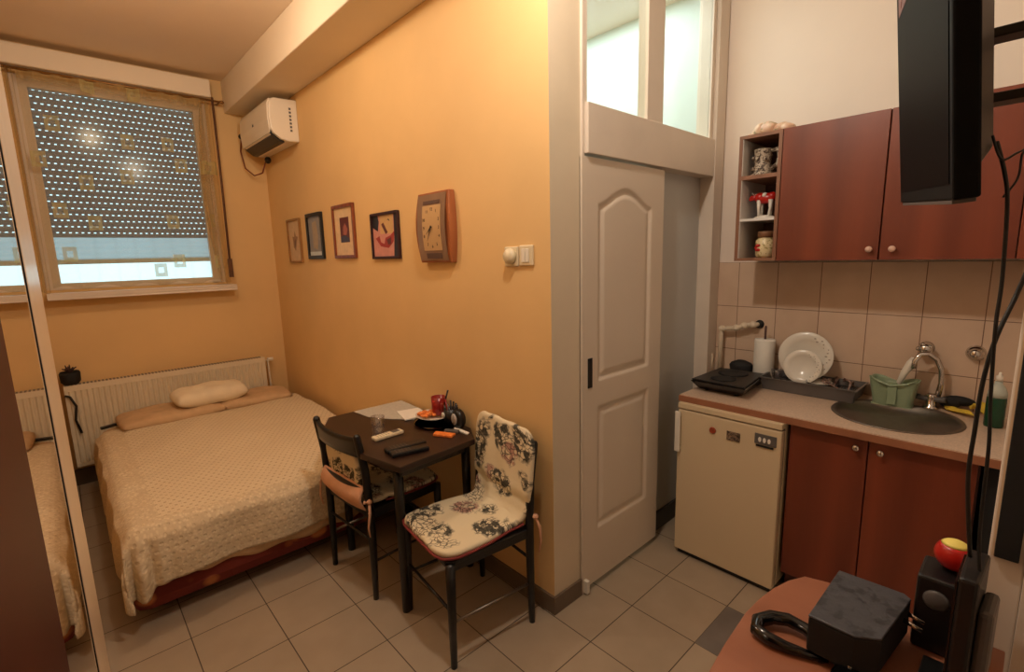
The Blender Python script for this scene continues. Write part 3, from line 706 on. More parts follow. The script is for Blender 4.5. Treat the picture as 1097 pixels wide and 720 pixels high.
# ------------------------------------------------------------------ chairs
def make_chair(label, loc, rot, pad_back, group, bw=.215, fwd=.03):
    t = thing('dining_chair', label, 'chair', loc, group, rot); OFF[t.name] = (0, 0, 0)
    W, D = .20, .195
    for s in (1, -1):
        MB().tube([(-D, s*W, 0), (-D+.004, s*W, .25), (-D+.004, s*W, .45), (-D-.006, s*W*.99, .65), (-D-.032, s*W*.98, .815), (-D-.034, s*W*.98, .825)], [.013, .0175, .0185, .018, .017, .010], 14).build('leg', 'chairblack', t)
        MB().tube([(D+.004, s*W*1.02, 0), (D, s*W, .25), (D-.002, s*W, .44)], [.013, .017, .020], 14).build('leg', 'chairblack', t)
        MB().tube([(-D, s*W, .19), (D, s*W, .19)], .0065, 8).build('stretcher', 'steel' if s > 0 else 'chairblack', t)
    MB().tube([(D, -W, .235), (D, W, .235)], .0065, 8).build('stretcher', 'chairblack', t)
    MB().tube([(-D, -W, .30), (-D, W, .30)], .0065, 8).build('stretcher', 'chairblack', t)
    m = MB(); m.box(-D, D, -W-.005, W+.005, .405, .435); pts = [(D+.012, -W+.02), (D+.018, 0), (D+.012, W-.02), (D-.01, W+.005), (-D, W+.005), (-D, -W-.005), (D-.01, -W-.005)]
    m.prism(pts, .430, .448); m.build('seat', 'chairblack', t, bevel=.004)
    m = MB()
    for (z0, z1) in ((.715, .81),):
        def fn(u, v, z0=z0, z1=z1):
            y = -W+2*W*u; bow = -.022*(1-(2*u-1)**2); zz = z0+(z1-z0)*v-.012*(1-(2*u-1)**2)*v
            return (-D-.012-.02*((zz-.65)/.17)+bow, y, zz)
        m.grid(fn, 16, 4)
    m.build('back_rail', 'chairblack', t, solid=.018)
    m = MB(); m.grid(lambda u, v: (-D-.006-.02*(1-(2*u-1)**2), -W+2*W*u, .53+.03*v), 12, 2); m.build('back_slat', 'chairblack', t, solid=.014)
    # tie-on pad: seat bending up into the back
    zt = pad_back; L1 = .395-fwd; L2 = zt-.50; r = .05
    def path(s):
        # s from 0 (front edge) to 1 (top of back)
        Lc = r*1.57; T = L1+Lc+L2; q_ = s*T
        if q_ < L1: return (D+.03-q_, .468)
        if q_ < L1+Lc: a = (q_-L1)/r; return (D+.03-L1-r*sin(a), .468+r-r*cos(a))
        h_ = q_-L1-Lc; return (D+.03-L1-r-.08*h_+fwd*0, .468+r+h_)
    def wid(s, T=L1+.08+L2):
        e0 = min(1, s*T/.085); e1 = min(1, (1-s)*T/.10)
        f = lambda e: .70+.30*math.sqrt(max(0, 1-(1-e)**2))
        w = (.205+(bw-.205)*min(1, max(0, (s*T-L1)/.1)))*f(e0)*f(e1)
        mid = (s*T-L1)/.12
        return w-.028*math.exp(-mid*mid)
    m = MB()
    def fn(u, v):
        x, z = path(v); w = wid(v); a = 2*u-1; p = .010*(math.cos(a*pi/2))**.5 if abs(a) < 1 else 0
        wr = .004*sin(9*a+8*v)+.010*math.exp(-((v-.50)/.035)**2)-.010*math.exp(-((v-.60)/.02)**2)+.006*math.exp(-((v-.66)/.015)**2)
        return (x+(wr if v > .48 else 0), a*w, z+(wr if v <= .48 else 0))
    off = random.random()
    m.grid(fn, 20, 48, uvf=lambda u, v: (u*.42+off, v*.9+off))
    pd = m.build('cushion', 'floral', t, solid=.026, subsurf=1, fix=False)
    m = MB(); N2 = 40; pth = []
    for i in range(N2+1): s = .5*i/N2; x, z = path(s); pth.append((x, wid(s)+.003, z-.010))
    fr_ = [(path(0)[0]+.003, y, path(0)[1]-.010) for y in [wid(0)*k/6 for k in range(5, -6, -1)]]
    pth2 = [(x, -y, z) for x, y, z in pth]
    m.tube(pth[::-1]+fr_+pth2, .0055, 8); m.build('piping', 'piping', pd)
    for s in (1, -1):
        m = MB(); x = -D-.01
        m.tube([(x+.04, s*.17, .50), (x, s*(W+.02), .505), (x-.02, s*(W+.01), .50), (x, s*(W-.01), .50)], .005, 6)
        m.tube([(x, s*(W+.022), .505), (x-.01, s*(W+.04), .46), (x-.02, s*(W+.035), .39), (x-.012, s*(W+.03), .34)], [.006, .007, .005, .003], 6)
        m.ell((x, s*(W+.024), .505), (.013, .013, .011))
        m.build('tie', 'peach', pd)
    return t, pd
CG = 'black dining chairs at the small table'
chA, padA = make_chair('black dining chair beside the bed, pad back turned to us', (-.335, 1.085, 0), radians(4), .70, CG, .16, .03)
chB, padB = make_chair('black dining chair with floral pad by the wall corner', (-.262, .472, 0), radians(173.5), .855, CG, .222, .035)
# peach underside of pad sagging out behind the posts of the bedside chair
m = MB()
m.grid(lambda u, v: (-.205-.035*sin(pi*v)*(1-.3*(2*u-1)**2), (-.19+.38*u), .505-.07*(1-v)*(1-.25*(2*u-1)**2)+.06*v), 20, 12)
m.build('hanging_flap', 'peach', chA, solid=.008, fix=False, world=False)

# ------------------------------------------------------------------ dining table
tb = thing('dining_table', 'small dark brown table with cut corners between two chairs', 'table', (-.25, 1.02, 0))
tp = [(-.44, 1.46), (-.535, 1.30), (-.545, .86), (-.495, .60), (-.08, .625), (-.0, .76), (.0, 1.46)]
m = MB(); m.prism(tp, .712, .74); m.build('tabletop', ['tabletop'], tb, bevel=.004)
m = MB(); ins = [(-.40, 1.40), (-.48, 1.28), (-.49, .88), (-.455, .66), (-.10, .68), (-.04, .79), (-.03, 1.40)]; m.prism(ins, .665, .712); m.build('apron', 'chairblack', tb)
for x, y in ((-.452, .70), (-.04, .76), (-.42, 1.34), (-.04, 1.36)):
    MB().tube([(x, y, 0), (x, y, .40), (x, y, .69)], [.019, .021, .023], 14).build('leg', 'chairblack', tb)
TZ = .74
def poly(pts, h, name, mt, lab, cat, z=TZ, group=None, bevel=0):
    m = MB(); m.prism(pts, z+.0005, z+h); return tag(m.build(name, mt, bevel=bevel), lab, cat, group)
poly([(-.30, 1.45), (.0, 1.44), (-.01, 1.20), (-.12, 1.06), (-.22, 1.18), (-.285, 1.30)], .003, 'paper_sheet', 'papergray', 'large grey printed sheet at the far end of the table', 'paper')
poly([(-.14, 1.25), (-.02, 1.22), (-.04, 1.07), (-.18, 1.09)], .007, 'notepad', 'paper', 'white notepad lying on the grey printed sheet', 'notepad', z=TZ+.003)
g = MB().lathe([(.028, TZ), (.034, TZ+.095), (.032, TZ+.095), (.0265, TZ+.006), (.001, TZ+.006)], (-.375, 1.01, 0), 24)
tag(g.build('drinking_glass', 'drinkglass'), 'clear drinking glass beside the white remote', 'glass')
def remote(cx, cy, L, w, h, ang, mt, lab, btn):
    t = thing('remote_control', lab, 'remote control', (cx, cy, TZ)); t.rotation_euler = (0, 0, ang); OFF[t.name] = (0, 0, 0)
    B(-L/2, L/2, -w/2, w/2, .0005, h).build('body', mt, t, bevel=min(h, w)*.3)
    m = MB()
    for i in range(5):
        for j in (-1, 0, 1): m.ell((-L*.36+i*L*.09, j*w*.26, h), (L*.02, w*.07, .0012), 8)
    m.build('buttons', btn, t)
    if mt != 'black': MB().box(L*.14, L*.40, -w*.33, w*.33, h, h+.0008).build('display', 'grayplastic', t)
    return t
remote(-.355, .955, .155, .045, .018, radians(2), 'ivory', 'cream remote control lying in front of the glass', 'grayplastic')
remote(-.37, .765, .19, .05, .02, radians(-6), 'black', 'black remote control near the table edge', 'grayplastic')
remote(-.385, .705, .17, .05, .02, radians(-12), 'black', 'shorter black remote control closest to the table corner', 'grayplastic')
# tray, plate, mug
t = thing('tray', 'dark round tray beneath the food plate', 'tray', (-.05, .97, TZ))
MB().lathe([(.001, TZ+.001), (.11, TZ+.001), (.125, TZ+.012), (.127, TZ+.012), (.112, TZ-.0), (.001, TZ-.0)][:4], (-.085, .945, 0), 32, sx=.85).build('dish', 'blackgloss', t)
pl = MB().lathe([(.001, TZ+.022), (.05, TZ+.016), (.055, TZ+.018), (.095, TZ+.032), (.097, TZ+.032), (.055, TZ+.013), (.001, TZ+.013)], (-.07, 1.0, 0), 32, sx=.85)
o = pl.build('plate', 'china'); tag(o, 'pale plate of orange snacks next to the red mug', 'plate')
m = MB()
for i in range(26):
    a = random.random()*6.28; r = random.random()*.055; m.ell((-.085+r*cos(a)*.8, 1.02+r*sin(a), TZ+.034+random.random()*.01), (.016, .012, .008), 8)
tag(m.build('orange_snacks', 'orange'), 'heap of orange snacks on the pale plate', 'food')['kind'] = 'stuff'
mg = thing('mug', 'dark red mug standing on the plate by the wall', 'mug', (-.045, .99, TZ+.018))
MB().lathe([(.030, TZ+.030), (.036, TZ+.035), (.039, TZ+.125), (.036, TZ+.125), (.033, TZ+.04), (.001, TZ+.04)], (-.035, .985, 0), 24).build('cup', 'darkred', mg)
MB().tube([(-.05, .945, TZ+.11), (-.06, .925, TZ+.10), (-.06, .922, TZ+.07), (-.05, .945, TZ+.055)], .005, 8).build('handle', 'darkred', mg)
MB().tube([(-.03, .96, TZ+.05), (-.01, .93, TZ+.165)], [.003, .005], 8).build('spoon', 'black', mg)
# pen holder and alarm clock
ph = thing('pen_holder', 'black wire pen cup crowded with pens by the wall', 'pen holder', (-.035, .875, TZ))
MB().lathe([(.036, TZ), (.038, TZ+.085), (.034, TZ+.085), (.032, TZ+.01), (.001, TZ+.01)], (-.035, .875, 0), 20).build('cup', 'black', ph)
for i in range(7):
    a = i*.9; M_ = ['black', 'black', 'darkred', 'black', 'grayplastic', 'black', 'black'][i]
    MB().tube([(-.035+.01*cos(a), .875+.01*sin(a), TZ+.01), (-.035+.033*cos(a), .875+.036*sin(a), TZ+.105+.012*(i % 3))], .0045, 8).build('pen', M_, ph)
m = MB(); m.lathe([(.001, 0), (.014, 0), (.014, .002)], (-.075, .89, TZ+.055), 16, axis='x'); m.build('badge', 'paper', ph)
al = thing('alarm_clock', 'black oval alarm clock with pale dial beside the pen cup', 'alarm clock', (-.03, .79, TZ))
m = MB(); m.lathe([(.001, -.022), (.034, -.020), (.042, -.010), (.042, .012), (.036, .02), (.001, .022)], (-.045, .80, TZ+.049), 24, axis='x', sy=1.15); m.build('case', 'black', al)
MB().lathe([(.001, -.0235), (.022, -.0235), (.022, -.021)], (-.045, .806, TZ+.05), 24, axis='x', sy=1.3).build('dial', C('pale dial', (190, 184, 180)), al)
m = MB(); m.box(-.0705, -.0695, .8045, .8065, TZ+.05, TZ+.072); m.box(-.0705, -.0695, .79, .806, TZ+.049, TZ+.0505); m.build('hands', 'ink', al)
poly([(-.20, .80), (-.165, .825), (-.115, .73), (-.155, .71)], .012, 'snack_packet', 'orange', 'orange foil packet lying near the table corner', 'packet', bevel=.003)
poly([(-.075, .80), (-.055, .815), (-.055, .70), (-.075, .69)], .006, 'paper_slip', 'paper', 'narrow white paper slip in front of the alarm clock', 'paper')
poly([(-.135, .80), (-.115, .815), (-.075, .75), (-.10, .735)], .014, 'lighter', 'grayplastic', 'small grey lighter between orange packet and white slip', 'lighter', bevel=.003)

# ------------------------------------------------------------------ fridge
FX = .812
fg = thing('refrigerator', 'cream under-counter refrigerator with magnets on its door', 'refrigerator', (1.08, -.168, 0))
B(FX+.045, 1.40, -.414, .078, .03, .832).build('body', 'fridge', fg, bevel=.004)
B(FX+.02, FX+.045, -.412, .076, .035, .80).build('gasket', 'grayplastic', fg)
B(FX, FX+.038, -.414, .078, .028, .798).build('door', 'fridge', fg, bevel=.006)
B(FX-.002, FX+.05, -.414, .078, .804, .832).build('top_board', 'fridge', fg, bevel=.003)
B(FX+.02, FX+.06, -.40, .065, .0, .03).build('plinth', 'black', fg)
m = MB(); m.box(FX-.020, FX-.010, .056, .084, .575, .79); m.box(FX-.012, FX, .058, .080, .585, .605); m.box(FX-.012, FX, .058, .080, .76, .78)
h = m.build('handle', 'plasticwhite', fg, bevel=.004)
def magnet(y0, y1, z0, z1, mt, lab, extra=None):
    t = thing('fridge_magnet', lab, 'magnet', (FX, (y0+y1)/2, z0), 'magnets on the refrigerator door')
    B(FX-.005, FX, y0, y1, z0, z1).build('plaque', mt, t, bevel=.001)
    if extra: extra(t)
m = MB().lathe([(.001, -.006), (.014, -.006), (.017, 0)], (FX, -.105, .728), 20, axis='x', smooth=False)
tag(m.build('fridge_magnet', C('rusty red', (150, 62, 34))), 'round rusty red magnet, leftmost on the refrigerator door', 'magnet', 'magnets on the refrigerator door')
magnet(-.237, -.175, .702, .745, 'magnet', 'small square brown patterned magnet, middle of the three')
def strip(t):
    B(FX-.006, FX-.005, -.385, -.31, .708, .718).build('bar', 'blackmatte', t)
    m = MB()
    for i, y in enumerate((-.325, -.345, -.365)): m.ell((FX-.006, y, .742), (.001, .007, .012), 10)
    m.build('relief', 'paper', t)
magnet(-.395, -.302, .720, .768, 'grayplastic', 'wide grey magnet with a dark bar, rightmost on the refrigerator', strip)

# ------------------------------------------------------------------ base cabinet, worktop, sink
cb = thing('base_cabinet', 'cherry sink cabinet with two doors beside the refrigerator', 'cabinet', (1.15, -.73, 0))
m = MB(); m.box(.89, 1.42, -.44, -.425, .1, .832); m.box(.89, 1.42, -1.04, -1.025, .1, .832); m.box(.89, 1.42, -1.025, -.44, .1, .115); m.box(1.405, 1.42, -1.025, -.44, .115, .60)
m.build('carcass', 'cherrydark', cb)
for (a, b, ky) in ((-.712, -.427, -.676), (-1.035, -.716, -.757)):
    d = B(.872, .889, a, b, .105, .825).build('door', 'cherry', cb, bevel=.002)
    MB().lathe([(.007, 0), (.006, -.010), (.013, -.016), (.014, -.022), (.008, -.027), (.001, -.028)], (.872, ky, .787), 18, axis='x').build('knob', 'chrome', d)
B(.93, .95, -1.03, -.43, 0, .10).build('plinth', 'cherrydark', cb)
B(.90, 1.42, -1.155, -1.06, 0, .832).build('shade_board', 'blackmatte', cb)['label'] = 'black board standing in for the shade under the worktop end'  # added black board, paints the shaded gap right of the doors
# worktop with round hole
sx, sy, sr = 1.145, -.745, .225
wt = thing('worktop', 'pinkish brown worktop over the refrigerator and sink cabinet', 'worktop', (1.14, -.53, .834))
bm_pts = []
m = MB(); X0w, X1w, Y0w, Y1w = .838, 1.431, -1.158, .085
K = 48; circ = [(sx+sr*.93*cos(2*pi*i/K), sy+sr*.93*sin(2*pi*i/K)) for i in range(K)]
def toedge(i):
    a = 2*pi*i/K; dx, dy_ = cos(a), sin(a); ts = []
    if dx > 1e-9: ts.append((X1w-sx)/dx)
    if dx < -1e-9: ts.append((X0w-sx)/dx)
    if dy_ > 1e-9: ts.append((-.40-sy)/dy_)
    if dy_ < -1e-9: ts.append((Y0w-sy)/dy_)
    t = min(x for x in ts if x > 0); return (sx+dx*t, sy+dy_*t)
outer = [toedge(i) for i in range(K)]
corners = [(X1w, -.40), (X0w, -.40), (X0w, Y0w), (X1w, Y0w)]
for cn in corners:  # snap nearest ray end to the true corner
    k = min(range(K), key=lambda i: (outer[i][0]-cn[0])**2+(outer[i][1]-cn[1])**2); outer[k] = cn
zt, zb = .867, .834
for i in range(K):
    j = (i+1) % K
    a, b, c, d = circ[i], circ[j], outer[j], outer[i]
    m.add([(*a, zt), (*b, zt), (*c, zt), (*d, zt), (*a, zb), (*b, zb), (*c, zb), (*d, zb)], [(0, 3, 2, 1), (4, 5, 6, 7), (0, 1, 5, 4), (3, 7, 6, 2)])
m.box(X0w, X1w, -.40, Y1w, zb, zt)
m.build('board', 'counter', wt, fix=False)
B(X0w-.004, X0w, Y0w, Y1w, zb-.002, zt-.004).build('edge_strip', 'counteredge', wt, bevel=.0015)
B(X0w-.004, X1w, Y1w, Y1w+.004, zb-.002, zt-.004).build('edge_strip', 'counteredge', wt, bevel=.0015)
sk_ = thing('sink', 'round steel sink set in the worktop', 'sink', (sx, sy, .70))
MB().lathe([(sr+.005, .868), (sr+.003, .872), (sr-.012, .871), (sr-.022, .862), (sr-.030, .84), (sr-.035, .76), (sr-.07, .728), (.03, .722), (.001, .722), (.001, .716), (sr-.06, .720), (sr-.025, .75), (sr-.018, .86)], (sx, sy, 0), 56).build('basin', 'steel', sk_)
MB().lathe([(.001, .724), (.028, .724), (.032, .722)], (sx, sy, 0), 20).build('drain', 'chrome', sk_)
m = MB()
for k in (-.012, .012): m.ell((sx+sr-.037, sy+.03+k, .835), (.003, .008, .004), 10)
m.build('overflow', 'black', sk_)

# tap with swan neck and star handle
tpz = .868
ta = thing('tap', 'chrome swan-neck tap with a round knob behind the sink', 'tap', (1.37, -.84, tpz))
MB().lathe([(.03, tpz), (.03, tpz+.008), (.02, tpz+.014), (.018, tpz+.05), (.022, tpz+.06), (.012, tpz+.068), (.001, tpz+.07)], (1.37, -.835, 0), 20).build('base', 'chrome', ta)
for s in (-1, 1): MB().tube([(1.37, -.835, tpz+.04), (1.355, -.835+s*.05, tpz+.05)], [.011, .013], 12).build('lever', 'grayplastic', ta)
arc = [(1.375, -.855, tpz+.05), (1.38, -.862, tpz+.12), (1.375, -.858, tpz+.18), (1.365, -.840, tpz+.225), (1.35, -.81, tpz+.25), (1.335, -.785, tpz+.245), (1.325, -.77, tpz+.215), (1.322, -.768, tpz+.18)]
MB().tube(arc, [.011]*6+[.010, .010], 14).build('spout', 'chrome', ta)
m = MB(); m.lathe([(.001, -.04), (.02, -.036), (.028, -.02), (.022, -.008), (.014, 0)], (XK-.03, -.792, 1.13), 18, axis='x'); m.lathe([(.03, 0), (.022, -.02), (.014, -.03), (.013, -.035)], (XK-.008, -.792, 1.13), 18, axis='x')
for k in range(5): a = k*2*pi/5; m.ell((XK-.055, -.792+.022*cos(a), 1.13+.022*sin(a)), (.012, .011, .011), 10)
tag(m.build('wall_valve', 'chrome'), 'chrome star-shaped valve knob on the tiles above the basket', 'valve')
m = MB(); m.lathe([(.034, 0), (.034, -.004), (.026, -.016), (.022, -.018), (.020, -.035), (.012, -.042), (.001, -.043)], (XK-.008, -.957, 1.127), 24, axis='x')
tag(m.build('shutoff_valve', 'chrome'), 'domed chrome valve rosette on the tiles right of the tap', 'valve')
# sponge cloths
def clothp(pts, z, h, nm, mt, lab, cat, seed=0):
    m = MB(); n = 12
    def fn(u, v):
        x = (pts[0][0]*(1-u)+pts[1][0]*u)*(1-v)+(pts[3][0]*(1-u)+pts[2][0]*u)*v; y = (pts[0][1]*(1-u)+pts[1][1]*u)*(1-v)+(pts[3][1]*(1-u)+pts[2][1]*u)*v
        return (x, y, z+.004+h*(.5+.5*sin(5*u+seed)*cos(4*v+seed)))
    m.grid(fn, n, n); return tag(m.build(nm, mt, solid=.006, fix=False), lab, cat)
clothp([(1.30, -.985), (1.40, -.93), (1.41, -.87), (1.35, -.895)], .872, .016, 'sponge_cloth', 'yellowcloth', 'yellow cloth lying behind the sink, left of the bottle', 'cloth')
clothp([(1.30, -1.04), (1.41, -1.0), (1.42, -.955), (1.34, -.975)], .885, .04, 'sponge_cloth', 'yellowcloth', 'raised yellow cloth touching the green bottle', 'cloth', 2)
m = MB(); m.ell((1.405, -.925, .912), (.02, .055, .022)); m.ell((1.40, -.895, .90), (.022, .04, .025)); tag(m.build('scrubbing_pad', 'blackmatte'), 'dark scrubbing pad against the tiles behind the yellow cloths', 'pad')
db = thing('detergent_bottle', 'clear bottle of green detergent by the worktop right end', 'bottle', (1.25, -1.045, .868))
bxp, byp = 1.24, -1.045
MB().lathe([(.028, .868), (.030, .875), (.030, .985), (.029, .99)], (bxp, byp, 0), 20, sx=.8).build('liquid', 'bottlegreen', db)
MB().lathe([(.0295, .99), (.029, 1.01), (.022, 1.03), (.012, 1.045), (.011, 1.055)], (bxp, byp, 0), 20, sx=.8).build('bottle', 'clear', db)
MB().lathe([(.011, 1.055), (.011, 1.075), (.005, 1.08), (.004, 1.09), (.001, 1.091)], (bxp, byp, 0), 16).build('cap', 'plasticwhite', db)
# green cutlery basket with handle of brush
gb = thing('cutlery_basket', 'pale green plastic basket behind the sink', 'basket', (1.335, -.70, .868))
def bk(u, v):
    a = 2*pi*u; ex = .36
    sxx = math.copysign(abs(cos(a))**ex, cos(a)); syy = math.copysign(abs(sin(a))**ex, sin(a))
    k = .88+.26*v; h = .868+.122*v*(1-.14*(abs(cos(a))**2)*0)-(.022*v*(math.exp(-((syy)/.45)**2)) if v > .8 else 0)
    return (1.335+.05*k*sxx, -.705+.078*k*syy, h)
m = MB(); m.grid(bk, 64, 12); m.box(1.29, 1.38, -.778, -.632, .868, .872); m.build('bin', 'green', gb, solid=.003)
MB().tube([(1.34+.056*1.05*0+.0, 0, 0)]*0 or [(1.28, -.79, 1.0), (1.272, -.75, .978), (1.272, -.70, .966), (1.272, -.66, .978), (1.28, -.62, 1.0)], .004, 8).build('rim', 'green', gb)
m = MB(); m.box(1.275, 1.279, -.725, -.69, .88, .985); m.build('clip', 'green', gb, bevel=.002)
m = MB(); m.tube([(1.34, -.70, .90), (1.345, -.735, 1.02), (1.35, -.755, 1.065), (1.352, -.765, 1.09)], [.006, .014, .018, .012], 12)
tag(m.build('dish_brush', 'plasticwhite'), 'white dish brush leaning in the green basket', 'brush')

# dish rack tray with plates
dr = thing('dish_rack', 'dark grey dish drainer tray between cooker and basket', 'dish rack', (1.30, -.37, .868))
m = MB()
def tray(x0, x1, y0, y1, z0, z1, t=.004, fl=.012):
    v = []
    m.add([(x0+fl, y0+fl, z0), (x1-fl, y0+fl, z0), (x1-fl, y1-fl, z0), (x0+fl, y1-fl, z0), (x0, y0, z1), (x1, y0, z1), (x1, y1, z1), (x0, y1, z1),
           (x0-.008, y0-.008, z1), (x1+.004, y0-.008, z1), (x1+.004, y1+.008, z1), (x0-.008, y1+.008, z1)],
          [(3, 2, 1, 0), (0, 1, 5, 4), (1, 2, 6, 5), (2, 3, 7, 6), (3, 0, 4, 7), (4, 5, 9, 8), (5, 6, 10, 9), (6, 7, 11, 10), (7, 4, 8, 11)])
tray(1.205, 1.415, -.585, -.165, .870, .932)
m.build('tray', 'grayplastic', dr, solid=.004)
m = MB()
for i in range(14): y = -.20-i*.027; m.tube([(1.22, y, .905), (1.40, y, .905)], .0025, 6); 
m.tube([(1.22, -.19, .905), (1.22, -.57, .905)], .003, 6); m.tube([(1.40, -.19, .905), (1.40, -.57, .905)], .003, 6)
m.build('rack_wires', 'grayplastic', dr)
def plate(cx, cy, cz, R, lab, tilt, petals):
    t = thing('plate', lab, 'plate', (cx, cy, cz-R), 'plates in the dish drainer'); OFF[t.name] = (0, 0, 0)
    m = MB(); m.lathe([(.001, .0), (R*.6, 0), (R*.66, -.006), (R, -.016), (R*1.01, -.014), (R*.67, .001), (R*.6, .006), (.001, .006)], (0, 0, 0), 48, axis='x')
    t.location = (cx, cy, cz); t.rotation_euler = (0, tilt, .12)
    m.build('dish', 'china', t)
    if petals:
        m = MB()
        for i in range(16):
            a = -1.2+i*.16; r = R*(.80+.08*sin(i*2.1)); y, z = -r*cos(a), r*sin(a)*1.0
            m.ell((-.0148 + .016*(1-(r/R))*1.2, y, z), (.0012, R*.035*(1+.5*sin(i)), R*.02), 8)
        m.build('decoration', C('plate motif', (146, 134, 118)), t)
    return t
plate(1.33, -.335, 1.045, .122, 'large white dinner plate with grey sprig standing in the drainer', radians(10), True)
plate(1.295, -.335, .995, .085, 'smaller white saucer leaning before the large plate', radians(14), True)
b = MB().lathe([(.03, .915), (.055, .935), (.058, .938), (.03, .92), (.001, .918)], (1.27, -.42, 0), 24)
tag(b.build('bowl', 'china'), 'small white bowl in the front of the drainer', 'bowl')
m = MB()
for i in range(9):
    y = -.46-random.random()*.10; x = 1.25+random.random()*.13; a = random.random()*3
    m.tube([(x, y, .912), (x+.05*cos(a), y+.03*sin(a), .925+.02*random.random()), (x+.08*cos(a), y+.05*sin(a), .935)], [.004, .006, .010], 7)
tag(m.build('cutlery', 'cutlery'), 'jumbled cutlery and brown utensils in the right of the drainer', 'cutlery')['kind'] = 'stuff'
lc = MB().lathe([(.022, .912), (.03, .955), (.028, .955), (.02, .916), (.001, .916)], (1.33, -.205, 0), 20)
tag(lc.build('cup', 'drinkglass'), 'small glass cup at the left end of the drainer', 'cup')
# paper towel on stand
pt = thing('kitchen_roll', 'white kitchen roll on a dark stand by the pipe', 'kitchen roll', (1.36, -.12, .868))
MB().lathe([(.018, .885), (.05, .885), (.052, .89), (.052, 1.10), (.05, 1.105), (.018, 1.105)], (1.365, -.122, 0), 28).build('paper', 'paper', pt)
MB().lathe([(.06, .868), (.06, .876), (.006, .882), (.006, 1.175), (.001, 1.18)], (1.365, -.122, 0), 18).build('stand', C('dark wood', (70, 34, 26)), pt)
# two-plate cooker
sv = thing('portable_cooker', 'black portable cooker on the left end of the worktop', 'cooker', (1.1, -.05, .868))
m = MB(); m.add([(.985, -.165, .874), (1.26, -.15, .874), (1.25, .045, .874), (.985, .06, .874), (.925, -.205, .925), (1.29, -.165, .925), (1.275, .08, .925), (.93, .082, .925)],
  [(3, 2, 1, 0), (0, 1, 5, 4), (1, 2, 6, 5), (2, 3, 7, 6), (3, 0, 4, 7), (4, 5, 6, 7)]); m.build('body', 'blackgloss', sv, bevel=.006)
MB().prism([(.935, -.195), (1.28, -.158), (1.268, .073), (.938, .075)], .926, .934).build('top_plate', 'black', sv, bevel=.003)
for (x, y, r) in ((1.03, -.05, .06), (1.17, -.04, .075)): MB().lathe([(r, .934), (r, .937), (r*.8, .938), (.001, .938)], (x, y, 0), 28).build('hotplate', 'blackmatte', sv)
for x in (1.0, 1.22):
    for y in (-.13, .02): MB().lathe([(.01, .868), (.012, .876)], (x, y, 0), 10).build('foot', 'black', sv)
m = MB(); m.lathe([(.05, .868), (.06, .90), (.065, .94), (.055, .955), (.02, .97), (.001, .972)], (1.37, .0, 0), 20, sx=.7); tag(m.build('lidded_pot', 'blackmatte'), 'small dark lidded pot behind the cooker', 'pot')
# gas/water pipe
m = MB(); m.tube([(XK-.008, -.065, 1.175), (1.395, -.055, 1.175), (1.388, -.02, 1.172), (1.385, .02, 1.158), (1.385, .055, 1.148), (1.385, .10, 1.142), (1.385, .128, 1.136), (1.385, .13, 1.10), (1.385, .13, .868)], .0125, 12)
for p in ((1.39, -.045, 1.175), (1.385, .125, 1.138), (1.385, .045, 1.15), (1.386, .0, 1.166)): m.ell(p, (.019, .021, .019), 14)
tag(m.build('water_pipe', 'pipe'), 'white bent water pipe on the tiles above the cooker', 'pipe')
m = MB(); m.lathe([(.024, 0), (.022, -.012), (.014, -.02)], (XK-.008, -.065, 1.175), 18, axis='x'); tag(m.build('pipe_collar', 'blackmatte'), 'dark round collar where the white pipe enters the tiles', 'collar')
m = MB(); m.tube([(1.39, .185, .868), (1.39, .185, .98)], .010, 10); tag(m.build('pipe_stub', 'pipe'), 'short white pipe end standing by the door frame', 'pipe')

# ------------------------------------------------------------------ wall cabinets
cz0, cz1, cxf = 1.534, 2.137, 1.12
os_ = thing('open_shelf_unit', 'narrow open shelf unit at the left of the wall cabinets', 'shelf', (1.27, -.135, cz0))
ya, yb = -.2335, -.0366
m = MB(); m.box(cxf, XK-.0, ya, ya+.016, cz0, cz1); m.box(cxf, XK, yb-.016, yb, cz0, cz1); m.box(cxf, XK, ya+.016, yb-.016, cz1-.016, cz1); m.box(cxf, XK, ya+.016, yb-.016, cz0, cz0+.014); m.box(cxf, XK, ya+.016, yb-.016, cz0+.395, cz0+.413)
m.build('carcass', wood('shelf edge wood', (124, 84, 62), (146, 102, 76), .5), os_)
m = MB(); m.box(XK-.012, XK-.004, ya+.016, yb-.016, cz0+.014, cz1-.016); m.build('back_board', C('brown back board', (96, 62, 48)), os_)
m = MB(); m.box(cxf+.004, XK-.012, yb-.019, yb-.0162, cz0+.014, cz0+.395); m.box(cxf+.004, XK-.012, yb-.019, yb-.0162, cz0+.413, cz1-.016); m.build('lining', 'shelfwhite', os_)
B(cxf+.002, XK-.012, ya+.016, yb-.019, cz0+.195, cz0+.207).build('shelf_board', 'shelfwhite', os_)
WG = 'cherry wall cabinets above the sink'
for (a, b, ky, lab) in ((-.6375, -.235, -.607, 'cherry wall cabinet beside the open shelf'), (-1.045, -.6395, -.686, 'cherry wall cabinet half hidden by the television')):
    t = thing('wall_cabinet', lab, 'cabinet', (1.28, (a+b)/2, cz0), WG)
    m = MB(); m.box(cxf+.018, XK, a, b, cz0, cz1); m.build('body', 'cherrydark', t)
    d = B(cxf, cxf+.017, a+.0015, b-.0015, cz0, cz1).build('door', 'cherry', t, bevel=.0015)
    MB().lathe([(.006, 0), (.006, -.010), (.012, -.015), (.013, -.022), (.008, -.027), (.001, -.028)], (cxf, ky, cz0+.045), 18, axis='x').build('knob', C('pinkish knob', (206, 168, 148)), d)
t = thing('wall_cabinet', 'cherry corner filler cabinet at the right wall', 'cabinet', (1.28, -1.10, cz0), WG)
B(cxf, XK, -1.159, -1.047, cz0, cz1).build('body', 'cherry', t, bevel=.0015)
